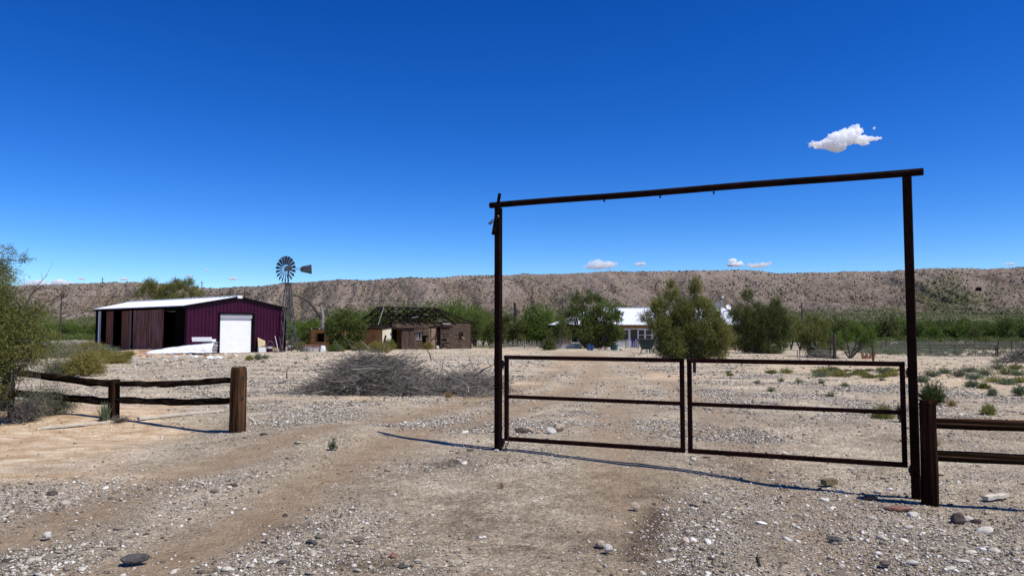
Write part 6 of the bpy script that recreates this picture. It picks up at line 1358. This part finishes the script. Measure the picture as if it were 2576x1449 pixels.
for px, py, r, sq, c, lab in [(336, 1411, 30, (1.3, .7, .42), "dark", "long flat dark grey rock at the lower left"), (1511, 1372, 15, (1, .9, .7), "tan", "oval tan cobble, left of a touching pair near the bottom"), (1529, 1386, 14, (1, .95, .85), "pale", "round white cobble, right of a touching pair near the bottom"),
                              (2409, 1316, 21, (1, .8, .9), "brown", "dark brown triangular rock below the right fence"), (2438, 1312, 13, (1.1, .8, .7), "pale", "pale rock touching the dark triangular one"), (2458, 1316, 12, (1, .8, .7), "brown", "small brown rock right of the pale one below the fence"),
                              (2260, 1285, 26, (1.5, .7, .35), "red", "long flat red-brown rock left of the right fence post"), (2295, 1298, 15, (1.3, .8, .5), "pale", "flat pale rock beside the long red-brown one"), (2190, 1258, 14, (1.3, .8, .6), "brown", "dark rock beneath the right gate's hinge corner"),
                              (1310, 1088, 16, (1.2, .8, .6), "brown", "angular brown rock just behind the left gate's bottom rail"), (1330, 1087, 13, (1.3, .8, .7), "tan", "tan rock beside the angular brown one behind the left gate"), (1386, 1090, 14, (1.1, .9, .75), "pale", "white boulder behind the left gate's bottom rail"), (1404, 1084, 16, (1.1, .9, .8), "tan", "rounded tan boulder behind the white one"),
                              (1856, 1298, 12, (1.2, .8, .8), "tan", "lone angular rock on the drive, centre right") if False else (1597, 1277, 12, (1.2, .8, .8), "tan", "lone angular tan rock on the drive below the gates"), (2362, 1195, 13, (1.2, .8, .6), "tan", "tan rock right of the thick fence post's foot"), (1150, 1390, 10, (1.2, .9, .8), "red", "small brick-red rock at the bottom centre-left") if False else (988, 1402, 11, (1.2, .9, .8), "red", "small brick-red rock near the bottom, left of centre"),
                              (784, 1368, 12, (1.5, .8, .6), "dark", "dark grey stone on the drive at lower left of centre"), (1015, 1427, 13, (1.3, .8, .5), "dark", "grey flat stone below the brick-red one"), (712, 1417, 14, (1.3, .8, .4), "dark", "grey flat stone near the bottom right of the long dark rock"), (1248, 1136, 7, (1.2, .8, .7), "pale", "white stone at the foot of the left gateway post"),
                              (2035, 1232, 12, (1.3, .8, .6), "brown", "brown stone on the gravel left of the wood block") if False else (2225, 1420, 15, (1.2, .8, .6), "brown", "brown stone at the bottom right"), (2100, 1358, 15, (1.4, .8, .4), "dark", "flat grey stone among the white gravel at lower right"), (120, 1350, 11, (1.2, .9, .8), "pale", "round grey-white stone at the lower left edge")]:
    p = gp(px, py); R = r / F0 * p.y; b = MB().rock((0, 0, R * sq[2] * .55), R, sq, random.Random(int(px)), 1, random.Random(int(py)).uniform(-.5, .5)); o = b.build("rock", ROCKC[c], None, p); tag(o, lab, "rock")

# ================================================================== CLOUDS (real scattering vapour beyond the hills)
def cloud_mat(seed, scale, dens):
    m = bpy.data.materials.new("cloud_vapour"); m.use_nodes = True; nt = m.node_tree; nt.nodes.clear(); L = nt.links.new
    out = N(nt, "ShaderNodeOutputMaterial"); v = N(nt, "ShaderNodeVolumeScatter"); v.inputs['Color'].default_value = (1, 1, 1, 1); v.inputs['Anisotropy'].default_value = 0.0
    tc = N(nt, "ShaderNodeTexCoord")
    at_ = N(nt, "ShaderNodeTexNoise"); at_.inputs['Scale'].default_value = scale; at_.inputs['Detail'].default_value = 6; at_.inputs['Roughness'].default_value = .6
    L(tc.outputs['Object'], at_.inputs['Vector'])
    r = ramp(nt, [(.36, (0, 0, 0)), (.62, (1, 1, 1))]); L(at_.outputs['Fac'], r.inputs[0])
    mu = N(nt, "ShaderNodeMath", operation='MULTIPLY'); mu.inputs[1].default_value = dens; L(r.outputs[0], mu.inputs[0]); L(mu.outputs[0], v.inputs['Density']); L(v.outputs[0], out.inputs['Volume'])
    return m
def cloud2(label, spec, Y, seed, dens, sub=4):
    import bmesh
    c0 = at(spec[0][0], spec[0][1], Y); bmall = bmesh.new()
    for a, b_, rx, rz in spec:
        p = at(a, b_, Y) - c0; R = rx * 1.12 / F0 * Y; Rz = rz * 1.2 / F0 * Y
        bmesh.ops.create_icosphere(bmall, subdivisions=3, radius=1, matrix=Matrix.Translation(p) @ Matrix.Diagonal((R, R, Rz, 1)))
    me = bpy.data.meshes.new("cloud"); bmall.to_mesh(me); bmall.free()
    o = link("cloud", me, None, c0); tag(o, label, "cloud")
    R0 = spec[0][2] / F0 * Y
    rm = o.modifiers.new("r", 'REMESH'); rm.mode = 'VOXEL'; rm.voxel_size = R0 / 9
    tx = bpy.data.textures.new("t", 'CLOUDS'); tx.noise_scale = R0 * .38; tx.noise_depth = 3
    d = o.modifiers.new("d", 'DISPLACE'); d.texture = tx; d.texture_coords = 'LOCAL'; d.strength = R0 * .65; d.mid_level = .5
    me.materials.append(cloud_mat(seed, 1.6 / R0, dens))
cloud2("bright white ragged cloud alone in the blue sky above the gateway's right half", [(2130, 345, 24, 18), (2108, 352, 26, 17), (2150, 332, 17, 12), (2085, 362, 20, 11), (2105, 372, 22, 8), (2062, 364, 14, 6), (2042, 363, 9, 6), (2160, 352, 20, 8), (2185, 350, 14, 5), (2208, 349, 10, 3), (2175, 361, 12, 4), (2200, 322, 5, 2.4), (2154, 320, 9, 5)], 2500, 1, .22)
for i, (lab, spec) in enumerate([("flat-bottomed white cloud over the hills just left of the house roof", [(1510, 668, 30, 6), (1500, 661, 16, 6), (1535, 666, 18, 5), (1477, 672, 12, 3), (1550, 665, 7, 4)]), ("tiny white cloud between the two bigger ones over the hills", [(1610, 664, 13, 3)]), ("wispy two-tufted cloud over the hills above the house", [(1843, 656, 9, 5), (1850, 666, 20, 3.6), (1862, 661, 7, 3)]), ("long flat cloud resting over the hills right of the wispy one", [(1905, 667, 24, 4), (1935, 663, 10, 2.4)]), ("low white cloud behind the hills at far left", [(92, 712, 22, 6), (75, 716, 18, 4)]), ("puffy white cloud over the hills left of the barn", [(148, 710, 16, 6), (162, 713, 18, 5), (130, 716, 12, 4)]),
                                   ("tiny cloud high over the left hills", [(205, 701, 9, 2.2)]), ("tiny cloud right of the left pylon", [(312, 702, 10, 2.6)]), ("small cloud over the right half of the barn roof", [(586, 701, 10, 2.6)]), ("speck of cloud above the pylon over the barn", [(474, 694, 7, 1.5)]), ("small faint cloud above the hills at the right edge", [(2540, 664, 11, 2.2)]), ("speck of cloud left of the windmill wheel", [(520, 680, 6, 1.6)])]):
    cloud2(lab, spec, 6000, 20 + i, .16 * 32 / (spec[0][2] / F0 * 6000) * .8)
